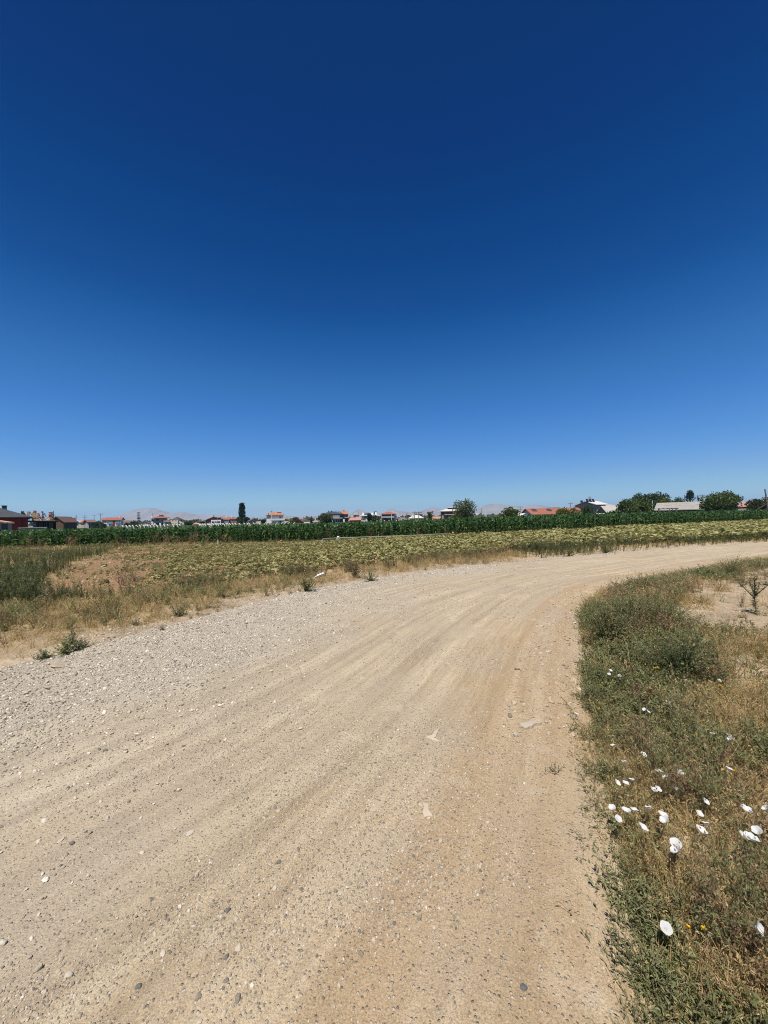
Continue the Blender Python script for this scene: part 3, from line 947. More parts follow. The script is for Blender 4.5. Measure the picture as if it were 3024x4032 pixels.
def house(name, label, x0, x1, d, ye, yr, kind='gx', D=8, yaw=0, wall='white', roof='tile', ov=.5, wins=(), cat='house', chims=(), ridge=0, frame='pvc', doors=()):
    h = place(name, x0, x1, d, yaw)
    xm = (x0 + x1) / 2
    h.he, h.hr = h.z(xm, ye), h.z(xm, yr)
    tag(h.root, label, cat)
    wall_mesh(kind, h.W, D, h.he, h.hr).build('wall', M[wall], h.root)
    h.roof = roof_mesh(kind, h.W, D, h.he, h.hr, ov, ridge).build('roof', M[roof], h.root)
    h.D = D
    for (a, b, y0, y1) in wins:                    # pixel rectangle
        xa, xb = h.hit(a), h.hit(b); za, zb = h.z(xm, y1), h.z(xm, y0)
        window(h.root, (xa + xb) / 2, za, xb - xa, zb - za, frame)
    for (a, b, y0, y1) in doors:
        xa, xb = h.hit(a), h.hit(b)
        part(h.root, 'door', 'glass' if len(doors) else 'timber_dark', [(xa, xb, -.04, .05, .0, h.z(xm, y0))])
    for (a, b, y0, y1, m) in chims:
        xa, xb = h.hit(a), h.hit(b)
        c = part(h.root, 'chimney', m, [(xa, xb, D * .42, D * .42 + (xb - xa), h.z(xm, y1) - .8, h.z(xm, y0)),
                                    (xa - .08, xb + .08, D * .42 - .08, D * .42 + (xb - xa) + .08, h.z(xm, y0), h.z(xm, y0) + .12)])
    return h

# far left: red house with the dark hip roof, cut by the frame
h = house('house', 'red house with a dark grey hip roof and chimney, cut by the left edge', -270, 108, 70, 2040, 1987, 'hip', 13, -4, 'redwall', 'slate', .7,
          chims=[(1, 21, 1988, 2006, 'slate')], ridge=2.0)
part(h.root, 'gutter', 'darkgrey', [(-h.W / 2 - .75, h.W / 2 + .75, -.82, -.71, h.he - .02, h.he + .1)])
part(h.root, 'downpipe', 'darkgrey', [(h.hit(86), h.hit(86) + .12, -.1, -.003, 0, h.he)])
window(h.root, h.hit(-60), 1.0, 1.5, 1.3)
h = house('shed', 'low grey block shed with a rusty lean-to roof in front of the red house', -60, 46, 50, 2062, 2052, 'shed', 4, 16, 'greywall', 'rust', .25, cat='shed')
window(h.root, h.hit(18), 1.0, .6, .8, 'timber_dark')
part(h.root, 'step', 'concrete', [(-h.W / 2 - .3, h.W / 2 - 2.0, -1.2, -.02, -.3, .55)])

# building site
def building_site():
    h = place('building_site', 118, 206, 80, -6)
    tag(h.root, 'concrete building frame under construction with stacks of yellow formwork on its slab', 'building site')
    zs = h.z(160, 2049); W = h.W
    part(h.root, 'slab', 'timber_dark', [(-W / 2 - .4, W / 2 + .4, -.6, 8, zs - .35, zs - .08)])
    part(h.root, 'deck', 'timber', [(-W / 2 - .5, W / 2 + .5, -.7, 8.1, zs - .078, zs)])
    for px, w in ((136, .5), (163, .35), (203, .4)):
        x = h.hit(px); part(h.root, 'column', 'concrete' if px < 150 else 'timber_dark', [(x - w / 2, x + w / 2, -.2, .3, -.3, zs - .352)])
    for k in range(9):
        x = h.hit(146 + k * 6.3); b = MB(); b.tube([(x, .6 + (k % 3), -.2), (x + U(-.1, .1), .6 + (k % 3), zs - .352)], .045, 5)
        b.build('prop', M['metal'], h.root)
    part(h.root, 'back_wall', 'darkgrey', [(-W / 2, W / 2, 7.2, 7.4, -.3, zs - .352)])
    # plank stacks: box formwork of column heads
    for (a, b_, y0, y1, m) in ((80, 94, 2012, 2034, 'timber_dark'), (105, 117, 2013, 2044, 'timber'), (124, 152, 2019, 2049, 'timber'), (130, 143, 2010, 2019, 'timber_red'),
                             (164, 172, 2013, 2047, 'timber_red'), (193, 205, 2016, 2030, 'timber_red'), (195, 207, 2031, 2049, 'timber')):
        xa, xb = h.hit(a), h.hit(b_); z0, z1 = h.z(160, y1), h.z(160, y0)
        z0 = max(z0, zs) if y1 > 2046 else z0
        n = max(3, int((z1 - z0) / .28)); st = MB()
        for i in range(n):
            o1, o2 = U(-.12, .12), U(-.12, .12)
            za = z0 + (z1 - z0) * i / n
            st.box(xa + o1, xb + o2, -.1 + U(-.1, .1), .75 + U(-.1, .1), za + .02, za + (z1 - z0) / n * .84)
        st.box(xa + .1, xa + .2, .1, .2, zs, z1); st.box(xb - .2, xb - .1, .4, .5, zs, z1)
        st.build('formwork', M[m], h.root)
    for (a, ya, b_, yb) in ((94, 2018, 104, 2032), (117, 2014, 126, 2030), (152, 2020, 162, 2046), (152, 2034, 166, 2049), (173, 2020, 182, 2036), (206, 2024, 178, 2046), (178, 2046, 196, 2028), (214, 2046, 196, 2026), (86, 2016, 98, 2028), (186, 2048, 204, 2034)):
        b = MB(); b.tube([(h.hit(a), .2, h.z(160, ya)), (h.hit(b_), .3, h.z(160, yb))], .07, 4); b.build('brace', M['timber'], h.root)
    for y0 in (2024, 2029, 2033):
        b = MB(); b.tube([(h.hit(207), .3, h.z(160, y0)), (h.hit(220), .3, h.z(160, y0 + 1))], .04, 4); b.build('rail', M['metal'], h.root)
    b = MB(); b.tube([(h.hit(209), .3, zs), (h.hit(209), .3, h.z(160, 2013))], .1, 4); b.build('post', M['metal'], h.root)
    return h
building_site()
def low_wall():
    h = place('boundary_wall', 72, 184, 58, -3)
    tag(h.root, 'low concrete wall with a pale coping below the building site', 'wall')
    z = h.z(128, 2079)
    part(h.root, 'wall', 'mud', [(-h.W / 2, h.W / 2, 0, .25, -.3, z)])
    part(h.root, 'coping', 'concrete', [(-h.W / 2 - .05, h.W / 2 + .05, -.06, .31, z, z + .1)])
low_wall()
house('house', 'dark brown gabled house roof behind the building site', 196, 250, 125, 2054, 2035, 'gy', 9, -24, 'timber_dark', 'tile_old', .5)
h = house('shed', 'grey shed with a rust and cream striped metal roof beside the corn', 206, 274, 130, 2068, 2051, 'gx', 7, -16, 'pale_wall', 'rust', .5, cat='shed',
      wins=[(219, 229, 2070, 2077)])
h = house('house', 'white flat roofed house with a plain parapet behind the striped shed', 298, 331, 180, 2058, 2047, 'flat', 9, -10, 'offwhite', 'white', .25, wins=[(306, 309, 2064, 2075), (322, 326, 2064, 2076)])
part(h.root, 'side_wing', 'white', [(h.hit(262), h.hit(298) - .003, 1.5, 8, -.3, h.z(290, 2054))])
part(h.root, 'chimney', 'metal', [(h.hit(292), h.hit(295.5), 3, 3.5, h.z(290, 2054) + .002, h.z(290, 2028))])
part(h.root, 'water_tank', 'maroon', [(h.hit(282), h.hit(293) , 3.6, 5, h.z(290, 2054) + .002, h.z(290, 2038))])
house('house', 'low house with a red tile hip roof, right of the white flat roofed house', 331, 352, 175, 2058, 2043, 'hip', 10, 8, 'beige', 'tile', .5, wins=[(334, 338, 2064, 2071), (341, 344, 2063, 2070)])
house('house', 'low grey house with an orange brown roof left of the dark bushes', 349, 376, 150, 2056, 2047, 'gx', 8, 10, 'greywall', 'tile_old', .5, wins=[(364, 368, 2066, 2072)], doors=[(350, 353, 2060, 2075)])
h = house('house', 'white two storey house with a low red tile roof and one tall dark doorway', 402, 474, 260, 2047, 2038, 'gx', 9, -14, 'white', 'tile', .7,
          wins=[(428, 434, 2050, 2053), (428, 434, 2064, 2068)])
part(h.root, 'upper_band', 'beige', [(-h.W / 2 - .01, h.W / 2 + .01, -.06, -.003, h.z(440, 2056), h.he - .15)])
part(h.root, 'door', 'maroon', [(h.hit(444), h.hit(453), -.1, .05, 0, h.z(440, 2050))])
for q in ((h.hit(425), h.hit(442), -1.0, -.07, h.z(440, 2062), h.z(440, 2058)), (h.hit(455), h.hit(471), -1.0, -.07, h.z(440, 2061), h.z(440, 2057.5))): part(h.root, 'awning', 'metal', [q])
part(h.root, 'chimney', 'white', [(h.hit(461), h.hit(466), 4, 5, h.hr - .4, h.z(440, 2034))])
house('shed', 'small grey farm shed right of the white house with the tall doorway', 494, 522, 230, 2058, 2050, 'gx', 7, 10, 'offwhite', 'tile_old', .4, cat='shed', wins=[(505, 511, 2062, 2068)])
house('house', 'small white gabled cottage left of the minaret', 559, 586, 250, 2061, 2053, 'gy', 10, -8, 'white', 'tile_old', .5, wins=[(562, 566, 2061, 2065), (574, 579, 2060, 2065)])
# villa
h = house('villa', 'two storey villa with a red hip roof and white piers in front of the minaret', 607, 650, 300, 2040, 2031, 'hip', 13, -8, 'greywall', 'tile', 2.4,
          wins=[(614, 627, 2043, 2050), (614, 627, 2059, 2071)], ridge=4.0, frame='darkgrey', cat='villa')
for a, b_ in ((607.5, 613), (628, 635)):
    part(h.root, 'pier', 'white', [(h.hit(a), h.hit(b_), -.9, -.06, -.3, h.z(630, 2058))])
part(h.root, 'balcony', 'darkgrey', [(h.hit(596), h.hit(607) - .02, 0, 3, h.z(630, 2053), h.z(630, 2044))])
part(h.root, 'dormer', 'tile_pink', [(h.hit(624), h.hit(638), 4, 8, h.hr - 1.0, h.z(630, 2028)), (h.hit(622), h.hit(640), 3.5, 8.5, h.z(630, 2028), h.z(630, 2027))])
for q in ((h.hit(637), h.hit(650), -.3, -.02, h.z(630, 2071), h.z(630, 2059)), (h.hit(637), h.hit(646), -.3, -.02, h.z(630, 2053), h.z(630, 2047))): part(h.root, 'recess_shade', 'darkgrey', [q])  # charcoal boxes paint the shade of the recess at the right
house('house', 'low grey annex with a sloping brown roof between the villa and the cream house', 650, 671, 285, 2056, 2050, 'shed', 6, 10, 'greywall', 'tile_old', .4)
# minaret
def minaret():
    d = 420; x = slope(600) * d
    r = tag(empty('minaret', (x, d, 0)), 'slim white minaret with a pointed grey cap rising behind the villa', 'minaret')
    b = MB(); zt = z_at(600, 2031, d)
    b.tube([(0, 0, -.5), (0, 0, zt * .5), (0, 0, zt)], [1.0, .9, .85], 10); b.build('shaft', M['white'], r)
    b = MB(); b.tube([(0, 0, zt * .72), (0, 0, zt * .76), (0, 0, zt * .80)], [.9, 1.5, 1.5], 10); b.build('gallery', M['white'], r)
    b = MB(); b.tube([(0, 0, zt), (0, 0, zt + .3), (0, 0, z_at(600, 2018, d))], [1.05, .85, .05], 10); b.build('cap', M['metal'], r)
minaret()
# cream house
h = house('apartment_house', 'cream two storey gabled house with a shadowed step in its front wall', 672, 724, 310, 2047, 2035, 'gy', 12, -5, 'cream', 'tile_grey', 1.2, cat='house',
          wins=[(711, 718, 2047, 2054), (711, 718, 2060, 2066)])
x0, x1 = -h.W / 2, h.hit(702)
part(h.root, 'front_bay', 'cream', [(x0 + .01, x1, -2.6, -.003, -.3, h.he - .1)])
for (a, b_, y0, y1) in ((679, 684, 2048, 2051.5), (692, 696, 2048, 2051.5), (679, 684, 2060.5, 2064), (692, 696, 2060.5, 2064)):
    window(h.root, (h.hit(a) + h.hit(b_)) / 2, h.z(690, y1), h.hit(b_) - h.hit(a), h.z(690, y0) - h.z(690, y1), 'beige', 'glass', -2.6)
house('shed', 'small shed with a pink tile roof at the start of the second fence', 760, 785, 200, 2065, 2057, 'hip', 6, 0, 'beige', 'tile_pink', .4, cat='shed')
house('shed', 'dark open farm shed left of the maroon house', 786, 808, 220, 2053, 2050, 'flat', 7, 0, 'timber_dark', 'tile_grey', .4, cat='shed')
# maroon house
h = house('house', 'maroon gabled house with a white ground floor box and wide dark windows', 811, 871, 250, 2047, 2035, 'gy', 11, -4, 'maroon', 'tile_old', .9,
          wins=[(815, 825, 2054, 2062)])
xa, xb = h.hit(832), h.hit(871)
part(h.root, 'white_front', 'white', [(xa, xb, -2.2, -.06, -.3, h.z(850, 2047))])
part(h.root, 'recess_shade_panel', 'glass', [(h.hit(837), xb, -.12, -.02, h.z(850, 2047) + .01, h.z(850, 2039))])  # dark panel on the wall paints the shade of the balcony recess
part(h.root, 'balcony_roof', 'tile', [(h.hit(845), xb + .6, -2.8, 3, h.z(850, 2037.5), h.z(850, 2036))])
for a, b_ in ((834.5, 846), (848, 854), (856, 868.5)):
    window(h.root, (h.hit(a) + h.hit(b_)) / 2, h.z(850, 2061), h.hit(b_) - h.hit(a), h.z(850, 2052) - h.z(850, 2061), 'pvc', 'glass', -2.2)
part(h.root, 'chimney', 'metal', [(h.hit(838), h.hit(842.5), 3, 4, h.hr - .5, h.z(850, 2027))])
h = house('house', 'grey row house under a red tile roof, right of the maroon house', 872, 902, 255, 2046, 2038, 'gx', 9, 4, 'greywall', 'tile', .4, wins=[(876, 880, 2050, 2053), (889, 893, 2050, 2053)], doors=[(899, 901.5, 2049, 2062)])
part(h.root, 'flue', 'white', [(h.hit(892.5), h.hit(894.5), 3, 3.4, h.hr - 1, h.z(890, 2026))])
h = house('house', 'bare brick row house under a red tile roof, left of the poplar', 904, 932, 258, 2044, 2037, 'gx', 9, 4, 'brick', 'tile', .4, wins=[(909, 912, 2050, 2054), (922, 926, 2048, 2052)])
part(h.root, 'flue', 'white', [(h.hit(913), h.hit(915), 3, 3.4, h.hr - 1, h.z(915, 2026))])
h = house('house', 'low brown roofed farmhouse right of the poplar', 984, 1022, 230, 2050, 2041, 'gy', 9, 6, 'beige', 'tile_old', .9, wins=[(998, 1003, 2050, 2056)])
part(h.root, 'garden_wall', 'cream', [(h.hit(1008), h.hit(1025), -2, -1.7, -.3, h.z(1010, 2053))])
# white house with orange hip roof
h = house('house', 'white two storey house with an orange hip roof and long balconies', 1066, 1118, 250, 2028, 2015, 'hip', 12, 14, 'white', 'tile_orange', .9, ridge=2.5,
          wins=[(1100, 1108, 2033, 2042), (1100, 1108, 2050, 2059)])
part(h.root, 'balcony', 'white', [(h.hit(1066), h.hit(1118) + .1, -1.5, -1.35, h.z(1090, 2049), h.z(1090, 2042)), (h.hit(1066), h.hit(1118), -1.34, -.01, h.z(1090, 2049), h.z(1090, 2047.6))])
part(h.root, 'balcony', 'white', [(h.hit(1066), h.hit(1118) + .1, -1.5, -1.35, h.z(1090, 2063), h.z(1090, 2059)), ])
for px in (1067, 1116):
    part(h.root, 'post', 'white', [(h.hit(px) - .15, h.hit(px) + .15, -1.34, -1.0, h.z(1090, 2042), h.he - .01)]); part(h.root, 'post', 'white', [(h.hit(px) - .15, h.hit(px) + .15, -1.34, -1.0, 0, h.z(1090, 2049) - .003)])
part(h.root, 'dormer', 'tile_orange', [(h.hit(1099), h.hit(1114), 4, 7, h.he + .3, h.z(1090, 2017)), (h.hit(1098), h.hit(1115), 3.6, 7.4, h.z(1090, 2017), h.z(1090, 2016))])
b = MB(); b.tube([(h.hit(1074), 3, h.he + .5), (h.hit(1074), 3, h.z(1090, 2015))], .06, 5); b.tube([(h.hit(1074) - .1, 2.7, h.z(1090, 2014)), (h.hit(1075), 2.9, h.z(1090, 2012.5))], [.75, .1], 10); b.build('satellite_dish', M['pvc'], h.root)
part(h.root, 'chimney', 'tile_old', [(h.hit(1061), h.hit(1063.5), 3, 3.5, h.he - .5, h.z(1090, 2020))])
# low houses between
house('house', 'low house with a long brown roof half hidden by garden trees', 1160, 1192, 200, 2053, 2043, 'gy', 8, -18, 'brick', 'tile_old', 1.0)
house('wall_house', 'low white walled outbuilding left of the dark roofed duplex', 1196, 1220, 190, 2052, 2048, 'flat', 5, -6, 'white', 'tile_old', .2, cat='outbuilding')
house('outbuilding', 'small white walled outbuilding beside the bushy tree of the duplex', 1232, 1252, 190, 2055, 2052, 'flat', 5, -4, 'white', 'white_roof', .2, cat='outbuilding')
# duplex
h = house('house', 'dark grey two storey duplex half with a charcoal hip roof and three chimneys', 1270, 1348, 205, 2025, 2013, 'hip', 11, 4, 'greywall', 'slate', .8, ridge=2.5,
          chims=[(1295, 1298, 2011, 2019, 'darkgrey'), (1306, 1311, 2011, 2015, 'darkgrey'), (1325, 1328, 2011, 2018, 'darkgrey')],
          wins=[(1312, 1317, 2047, 2056), (1323, 1327, 2045, 2056), (1331, 1336, 2047, 2056), (1338, 1347, 2044, 2056), (1338, 1347, 2027, 2038), (1298, 1309, 2027, 2038)], frame='darkgrey')
part(h.root, 'panel', 'metal', [(h.hit(1310), h.hit(1337), -.5, -.07, h.z(1310, 2040), h.z(1310, 2026))])
part(h.root, 'ledge', 'concrete', [(h.hit(1308), h.hit(1348), -.9, -.06, h.z(1310, 2042), h.z(1310, 2040) - .003)])
h = house('house', 'orange roofed half of the grey duplex with brown glazed front', 1350, 1371, 208, 2024, 2012, 'gx', 11, 6, 'brick', 'tile_orange', .5,
          wins=[(1351, 1370, 2026, 2035), (1358, 1370, 2041, 2052)], frame='timber_dark', chims=[(1336, 1340, 2013, 2017, 'tile_old'), (1354, 1361, 2010, 2014, 'tile_old')])
part(h.root, 'ledge', 'concrete', [(h.hit(1348), h.hit(1374), -1.2, -.06, h.z(1360, 2039), h.z(1360, 2037))])
part(h.root, 'column', 'white', [(h.hit(1350), h.hit(1356), -1.2, -.8, 0, h.z(1360, 2043))])
house('shed', 'low shed with a pink tile roof right of the duplex', 1377, 1420, 185, 2048, 2039, 'gx', 6, -6, 'timber_dark', 'tile_pink', .3, cat='shed')
h = house('house', 'small beige two storey house with a shallow pale roof behind the pink shed', 1395, 1414, 260, 2027, 2021, 'hip', 7, 4, 'beige', 'tile_grey', .9, wins=[(1398, 1403, 2028, 2034)])
part(h.root, 'side_wing', 'offwhite', [(h.hit(1400), h.hit(1421), -1.2, -.06, 0, h.z(1405, 2035))])
# modern white
h = house('villa', 'modern white villa with a thick white eaves slab and grey pyramid roof', 1424, 1494, 235, 2031, 2027, 'flat', 12, 0, 'offwhite', 'white', .9, wins=[(1435, 1441, 2032, 2041), (1480, 1488, 2034, 2044)], frame='darkgrey', cat='villa')
b = roof_mesh('hip', h.hit(1468) - h.hit(1430), 8, 0, h.z(1455, 2018) - h.hr, 0, 1.5)
o = b.build('roof', M['slate'], h.root); o.location = ((h.hit(1468) + h.hit(1430)) / 2, 2, h.hr + .003)
for a, b_, y in ((1425, 1434, 2019), (1462, 1469, 2018), (1477, 1484, 2016)):
    part(h.root, 'chimney', 'white', [(h.hit(a), h.hit(b_), 1.0, 1.8, h.hr + .002, h.z(1455, y)), (h.hit(a) - .12, h.hit(b_) + .12, .9, 1.9, h.z(1455, y), h.z(1455, y) + .15)])
part(h.root, 'solar_heater', 'darkgrey', [(h.hit(1474), h.hit(1486), 3, 5, h.hr + .002, h.z(1455, 2013))])
h = house('villa', 'glass fronted villa with a red hip roof right of the modern white villa', 1500, 1552, 240, 2025, 2015, 'hip', 12, -6, 'metal', 'tile', 1.0, ridge=2.0,
          wins=[(1501, 1549, 2027, 2032), (1511, 1530, 2041, 2050), (1533, 1548, 2041, 2048)], frame='darkgrey', cat='villa')
part(h.root, 'balcony', 'greywall', [(-h.W / 2 - .2, h.W / 2 + .2, -1.4, -1.2, h.z(1520, 2039), h.z(1520, 2033)), (-h.W / 2 - .2, h.W / 2 + .2, -1.19, -.06, h.z(1520, 2039), h.z(1520, 2038))])
for px in (1503.5, 1542):
    part(h.root, 'post', 'pvc', [(h.hit(px) - .12, h.hit(px) + .12, -1.6, -1.41, 0, h.he)])
house('house', 'tiny white and red house beside the glass fronted villa', 1556, 1572, 260, 2042, 2039, 'flat', 6, 0, 'white', 'tile_pink', .4, wins=[(1560, 1568, 2043, 2050)])
house('house', 'tiny white house left of the tall telephone poles', 1580, 1596, 300, 2042, 2039, 'shed', 6, 6, 'white', 'tile_grey', .3, wins=[(1583, 1588, 2043, 2047)])
h = house('house', 'low house with a broad pale cream hip roof between telephone poles', 1614, 1658, 165, 2041, 2028, 'hip', 8, -6, 'beige', 'white_roof', .7, ridge=2.2, wins=[(1641, 1648, 2043, 2048), (1628, 1634, 2043, 2048)])
b = MB(); b.tube([(h.hit(1623), -.2, h.he), (h.hit(1623), -.2, h.z(1623, 2032))], .05, 5); b.tube([(h.hit(1627), -.1, h.z(1623, 2030)), (h.hit(1624), -.4, h.z(1623, 2033))], [.55, .1], 10); b.build('satellite_dish', M['pvc'], h.root)
house('shed', 'small dark gabled hut right of the cream hip roof', 1666, 1680, 165, 2046, 2036, 'gy', 5, 0, 'pale_wall', 'tile_old', .5, cat='shed')
house('shed', 'long low shed with a faded pink roof left of the unfinished house', 1700, 1742, 190, 2044, 2035, 'gx', 7, 2, 'beige', 'tile_pink', .3, cat='shed')
# unfinished house
h = house('house', 'unfinished brick house with a bright white roof behind the bushy tree', 1752, 1838, 150, 2013, 1998, 'hip', 12, 10, 'brick', 'white_roof', 1.3, ridge=3.5,
          wins=[(1760, 1768, 2015, 2022), (1775, 1790, 2015, 2024), (1760, 1768, 2028, 2036), (1776, 1790, 2028, 2037)], frame='timber_dark')
part(h.root, 'dormer', 'darkgrey', [(h.hit(1771), h.hit(1805), 3, 7, h.he + .3, h.z(1790, 1998))])
part(h.root, 'dormer_roof', 'white_roof', [(h.hit(1769), h.hit(1808), 2.6, 7.4, h.z(1790, 1998) + .002, h.z(1790, 1996))])
part(h.root, 'floor_slab', 'concrete', [(-h.W / 2 - .3, h.W / 2 + .3, -.9, -.06, h.z(1790, 2027), h.z(1790, 2024.5)), (h.hit(1766), h.hit(1769), -.5, -.061, 0, h.z(1790, 2027) - .003)])
b = MB(); b.tube([(h.hit(1746), .2, h.z(1790, 2021)), (h.hit(1752), .4, h.z(1790, 2021))], .04, 5); b.tube([(h.hit(1743), -.2, h.z(1790, 2020.5)), (h.hit(1745), .05, h.z(1790, 2020))], [.5, .1], 10); b.build('satellite_dish', M['darkgrey'], h.root)
part(h.root, 'water_tank', 'metal', [(h.hit(1740), h.hit(1746), -.5, .3, 0, h.z(1790, 2028))])
house('outbuilding', 'tiny pale outbuilding right of the bushy tree', 1896, 1916, 260, 2037, 2033, 'gy', 6, 0, 'white', 'tile_grey', .3, cat='outbuilding')
# red barn
h = house('barn', 'long low barn with a bright red tile roof and grey gable end', 2097, 2300, 105, 2023, 2001, 'gx', 7.5, 27, 'offwhite', 'tile', .45, cat='barn', frame='timber_dark',
          wins=[(2106, 2113, 2026, 2032), (2125, 2132, 2026, 2032), (2147, 2155, 2026, 2032), (2168, 2175, 2026, 2032)])
part(h.root, 'gable_strip', 'greywall', [(-h.W / 2 - .08, -h.W / 2 - .003, .05, 7.45, h.he - .8, h.he)])  # grey strip along the top of the left end wall
for px in (2112, 2172, 2222, 2272):
    x = h.hit(px + 6); s = (h.hr - h.he) / 3.75
    b = MB(); b.prism([(1.5, h.he + 1.5 * s + .162), (2.8, h.he + 2.8 * s + .162), (2.8, h.he + 2.8 * s + .34), (1.5, h.he + 1.5 * s + .22)], 'x', x - .6, x + .6)
    b.build('skylight', M['darkgrey'], h.root)
h = place('boundary_wall', 2100, 2270, 92, 20); tag(h.root, 'low pale wall along the foot of the red barn', 'wall')
part(h.root, 'wall', 'pale_wall', [(-h.W / 2, h.W / 2, 0, .2, -.3, h.z(2180, 2037))]); part(h.root, 'coping', 'concrete', [(-h.W / 2, h.W / 2, -.04, .24, h.z(2180, 2037), h.z(2180, 2036.4))])
h = place('annex', 2040, 2094, 99, 34); tag(h.root, 'small white gabled annex against the grey end of the red barn', 'annex')
wall_mesh('gy', h.W, 3, .9, h.z(2067, 2022)).build('wall', M['white'], h.root); part(h.root, 'door', 'darkgrey', [(h.hit(2066), h.hit(2071), -.03, .05, 0, h.z(2067, 2031))])
roof_mesh('gy', h.W, 3, .9, h.z(2067, 2022), .15, 0, .08).build('roof', M['offwhite'], h.root)
house('house', 'grey roofed house peeping over the ridge of the red barn', 2160, 2200, 150, 2003, 1997, 'flat', 8, 0, 'greywall', 'tile_grey', .6)
house('house', 'house gable with a brown roof left of the grey house with solar panels', 2262, 2294, 140, 1998, 1989, 'gy', 8, -8, 'beige', 'tile_old', .6)
# grey house with solar panels
h = house('house', 'tall grey two storey house with a pale roof carrying solar water heaters', 2351, 2386, 108, 1986, 1972, 'gx', 8.0, 42, 'greywall', 'white_roof', .6, frame='offwhite',
          wins=[(2358, 2365, 1996, 2005), (2358, 2365, 2018, 2027)])
for k in range(3):
    b = MB(); s = h.hit(2352) + k * 1.0
    b.face([(s - 1.2, 2.0, h.hr - .9), (s - .5, 2.0, h.hr - .9), (s - .1, 3.4, h.hr + .75), (s - .8, 3.4, h.hr + .75)])
    b.face([(s - .8, 3.46, h.hr + .75), (s - .1, 3.46, h.hr + .75), (s - .5, 2.06, h.hr - .9), (s - 1.2, 2.06, h.hr - .9)])
    b.build('solar_panel', M['glass'], h.root)
b = MB()
for x in (h.hit(2362), h.hit(2366)): b.tube([(x, 3.8, h.hr), (x, 3.8, h.z(2365, 1952))], .22, 8)
b.build('water_tank', M['metal'], h.root)
part(h.root, 'chimney', 'darkgrey', [(h.hit(2330), h.hit(2335), 3.8, 4.3, h.hr - .3, h.z(2330, 1968))])
part(h.root, 'sunlit_band', 'offwhite', [(-h.W / 2 - .002, h.W / 2 + .05, -.035, -.004, -.3, h.z(2365, 2008))])  # pale colour paints the sunlit wall below the eave shadow
h = house('house', 'set back wing with a pale roof right of the grey house with solar panels', 2384, 2412, 116, 1992, 1983, 'hip', 8, 20, 'timber_dark', 'white_roof', .7)
h = house('barn', 'pale metal sheet roofed barn left of the big leafy trees', 2392, 2450, 92, 2016, 1992, 'gx', 8, 16, 'mud', 'sheet_pale', .4, cat='barn')
def awning():
    h = place('awning', 2352, 2390, 82, 10); tag(h.root, 'white cloth awning below the grey house', 'awning')
    z = h.z(2370, 2028); b = MB()
    b.prism([(-.8, z), (.5, z + .28), (2.0, z + .34), (2.0, z + .38), (.5, z + .33), (-.8, z + .06)], 'x', -h.W / 2, h.W / 2); b.build('canopy', M['white'], h.root)
    for x in (-h.W / 2 + .1, h.W / 2 - .1):
        b = MB(); b.tube([(x, -.6, -.2), (x, -.6, z + .04)], .04, 5); b.build('post', M['metal'], h.root)
awning()
# long pale barn on the right
h = house('barn', 'long barn with a weathered pale tile roof behind the corn', 2588, 2800, 84, 2004.5, 1978, 'gx', 8, -6, 'timber_dark', 'tile_grey', .6, cat='barn', wins=[(2745, 2765, 2008, 2015)], frame='timber_dark')
for px in (2625, 2682, 2755):
    x = h.hit(px); s = (h.hr - h.he) / 4
    b = MB(); b.prism([(1.9, h.he + 1.9 * s + .162), (3.0, h.he + 3.0 * s + .162), (3.0, h.he + 3.0 * s + .38), (1.9, h.he + 1.9 * s + .24)], 'x', x - .7, x + .7)
    b.build('roof_hatch', M['tile_grey'], h.root)
part(h.root, 'flue', 'offwhite', [(h.hit(2558), h.hit(2560), 3.6, 3.75, h.he, h.z(2560, 1967))])
def pergola():
    h = place('pergola', 2594, 2662, 70, -4); tag(h.root, 'rough wooden pergola frame in front of the long pale barn', 'pergola')
    z = h.z(2628, 2004)
    for x in (-h.W / 2, h.W / 2):
        for y in (0, 2.2):
            b = MB(); b.tube([(x, y, -.2), (x + U(-.05, .05), y, z)], .07, 5); b.build('post', M['pole'], h.root)
    for y in (0, 2.2):
        b = MB(); b.tube([(-h.W / 2 - .3, y, z + .05), (h.W / 2 + .3, y, z + .08)], .06, 5); b.build('beam', M['pole'], h.root)
    for k in range(5):
        x = -h.W / 2 + h.W * k / 4; b = MB(); b.tube([(x, -.3, z + .15), (x, 2.5, z + .16)], .045, 5); b.build('rafter', M['pole'], h.root)
    for a, c in ((-.1, .35), (.35, .1)):
        b = MB(); b.tube([(a * h.W, .05, z - .9), (c * h.W, .05, z)], .05, 4); b.build('brace', M['pole'], h.root)
pergola()
h = place('boundary_wall', 2770, 2960, 96, -10); tag(h.root, 'pale block wall behind the big round tree', 'wall')
part(h.root, 'wall', 'pale_wall', [(-h.W / 2, h.W / 2, 0, .2, -.3, h.z(2860, 2008))]); part(h.root, 'coping', 'concrete', [(-h.W / 2, h.W / 2, -.04, .24, h.z(2860, 2008), h.z(2860, 2007))])
h = house('house', 'house with a worn pink tile roof right of the big round tree', 2906, 2990, 106, 1996, 1973, 'hip', 9, -4, 'maroon', 'tile_pink', .5, ridge=3.0,
          chims=[(2944, 2951, 1968, 1975, 'brick')], wins=[(2918, 2926, 2000, 2006), (2940, 2948, 2000, 2006)])
part(h.root, 'balcony', 'offwhite', [(-h.W / 2, h.W / 2, -1.2, -1.06, h.z(2930, 2006), h.z(2930, 2003))])
h = house('shed', 'dark timber shed with a steep gable at the right edge of the photo', 2972, 3110, 66, 2012, 1974, 'gy', 6, 0, 'timber_dark', 'tile_old', .4, cat='shed')
house('house', 'white topped house hidden behind the trees at the right edge', 3006, 3100, 130, 1972, 1961, 'flat', 8, 0, 'white', 'white', .3)

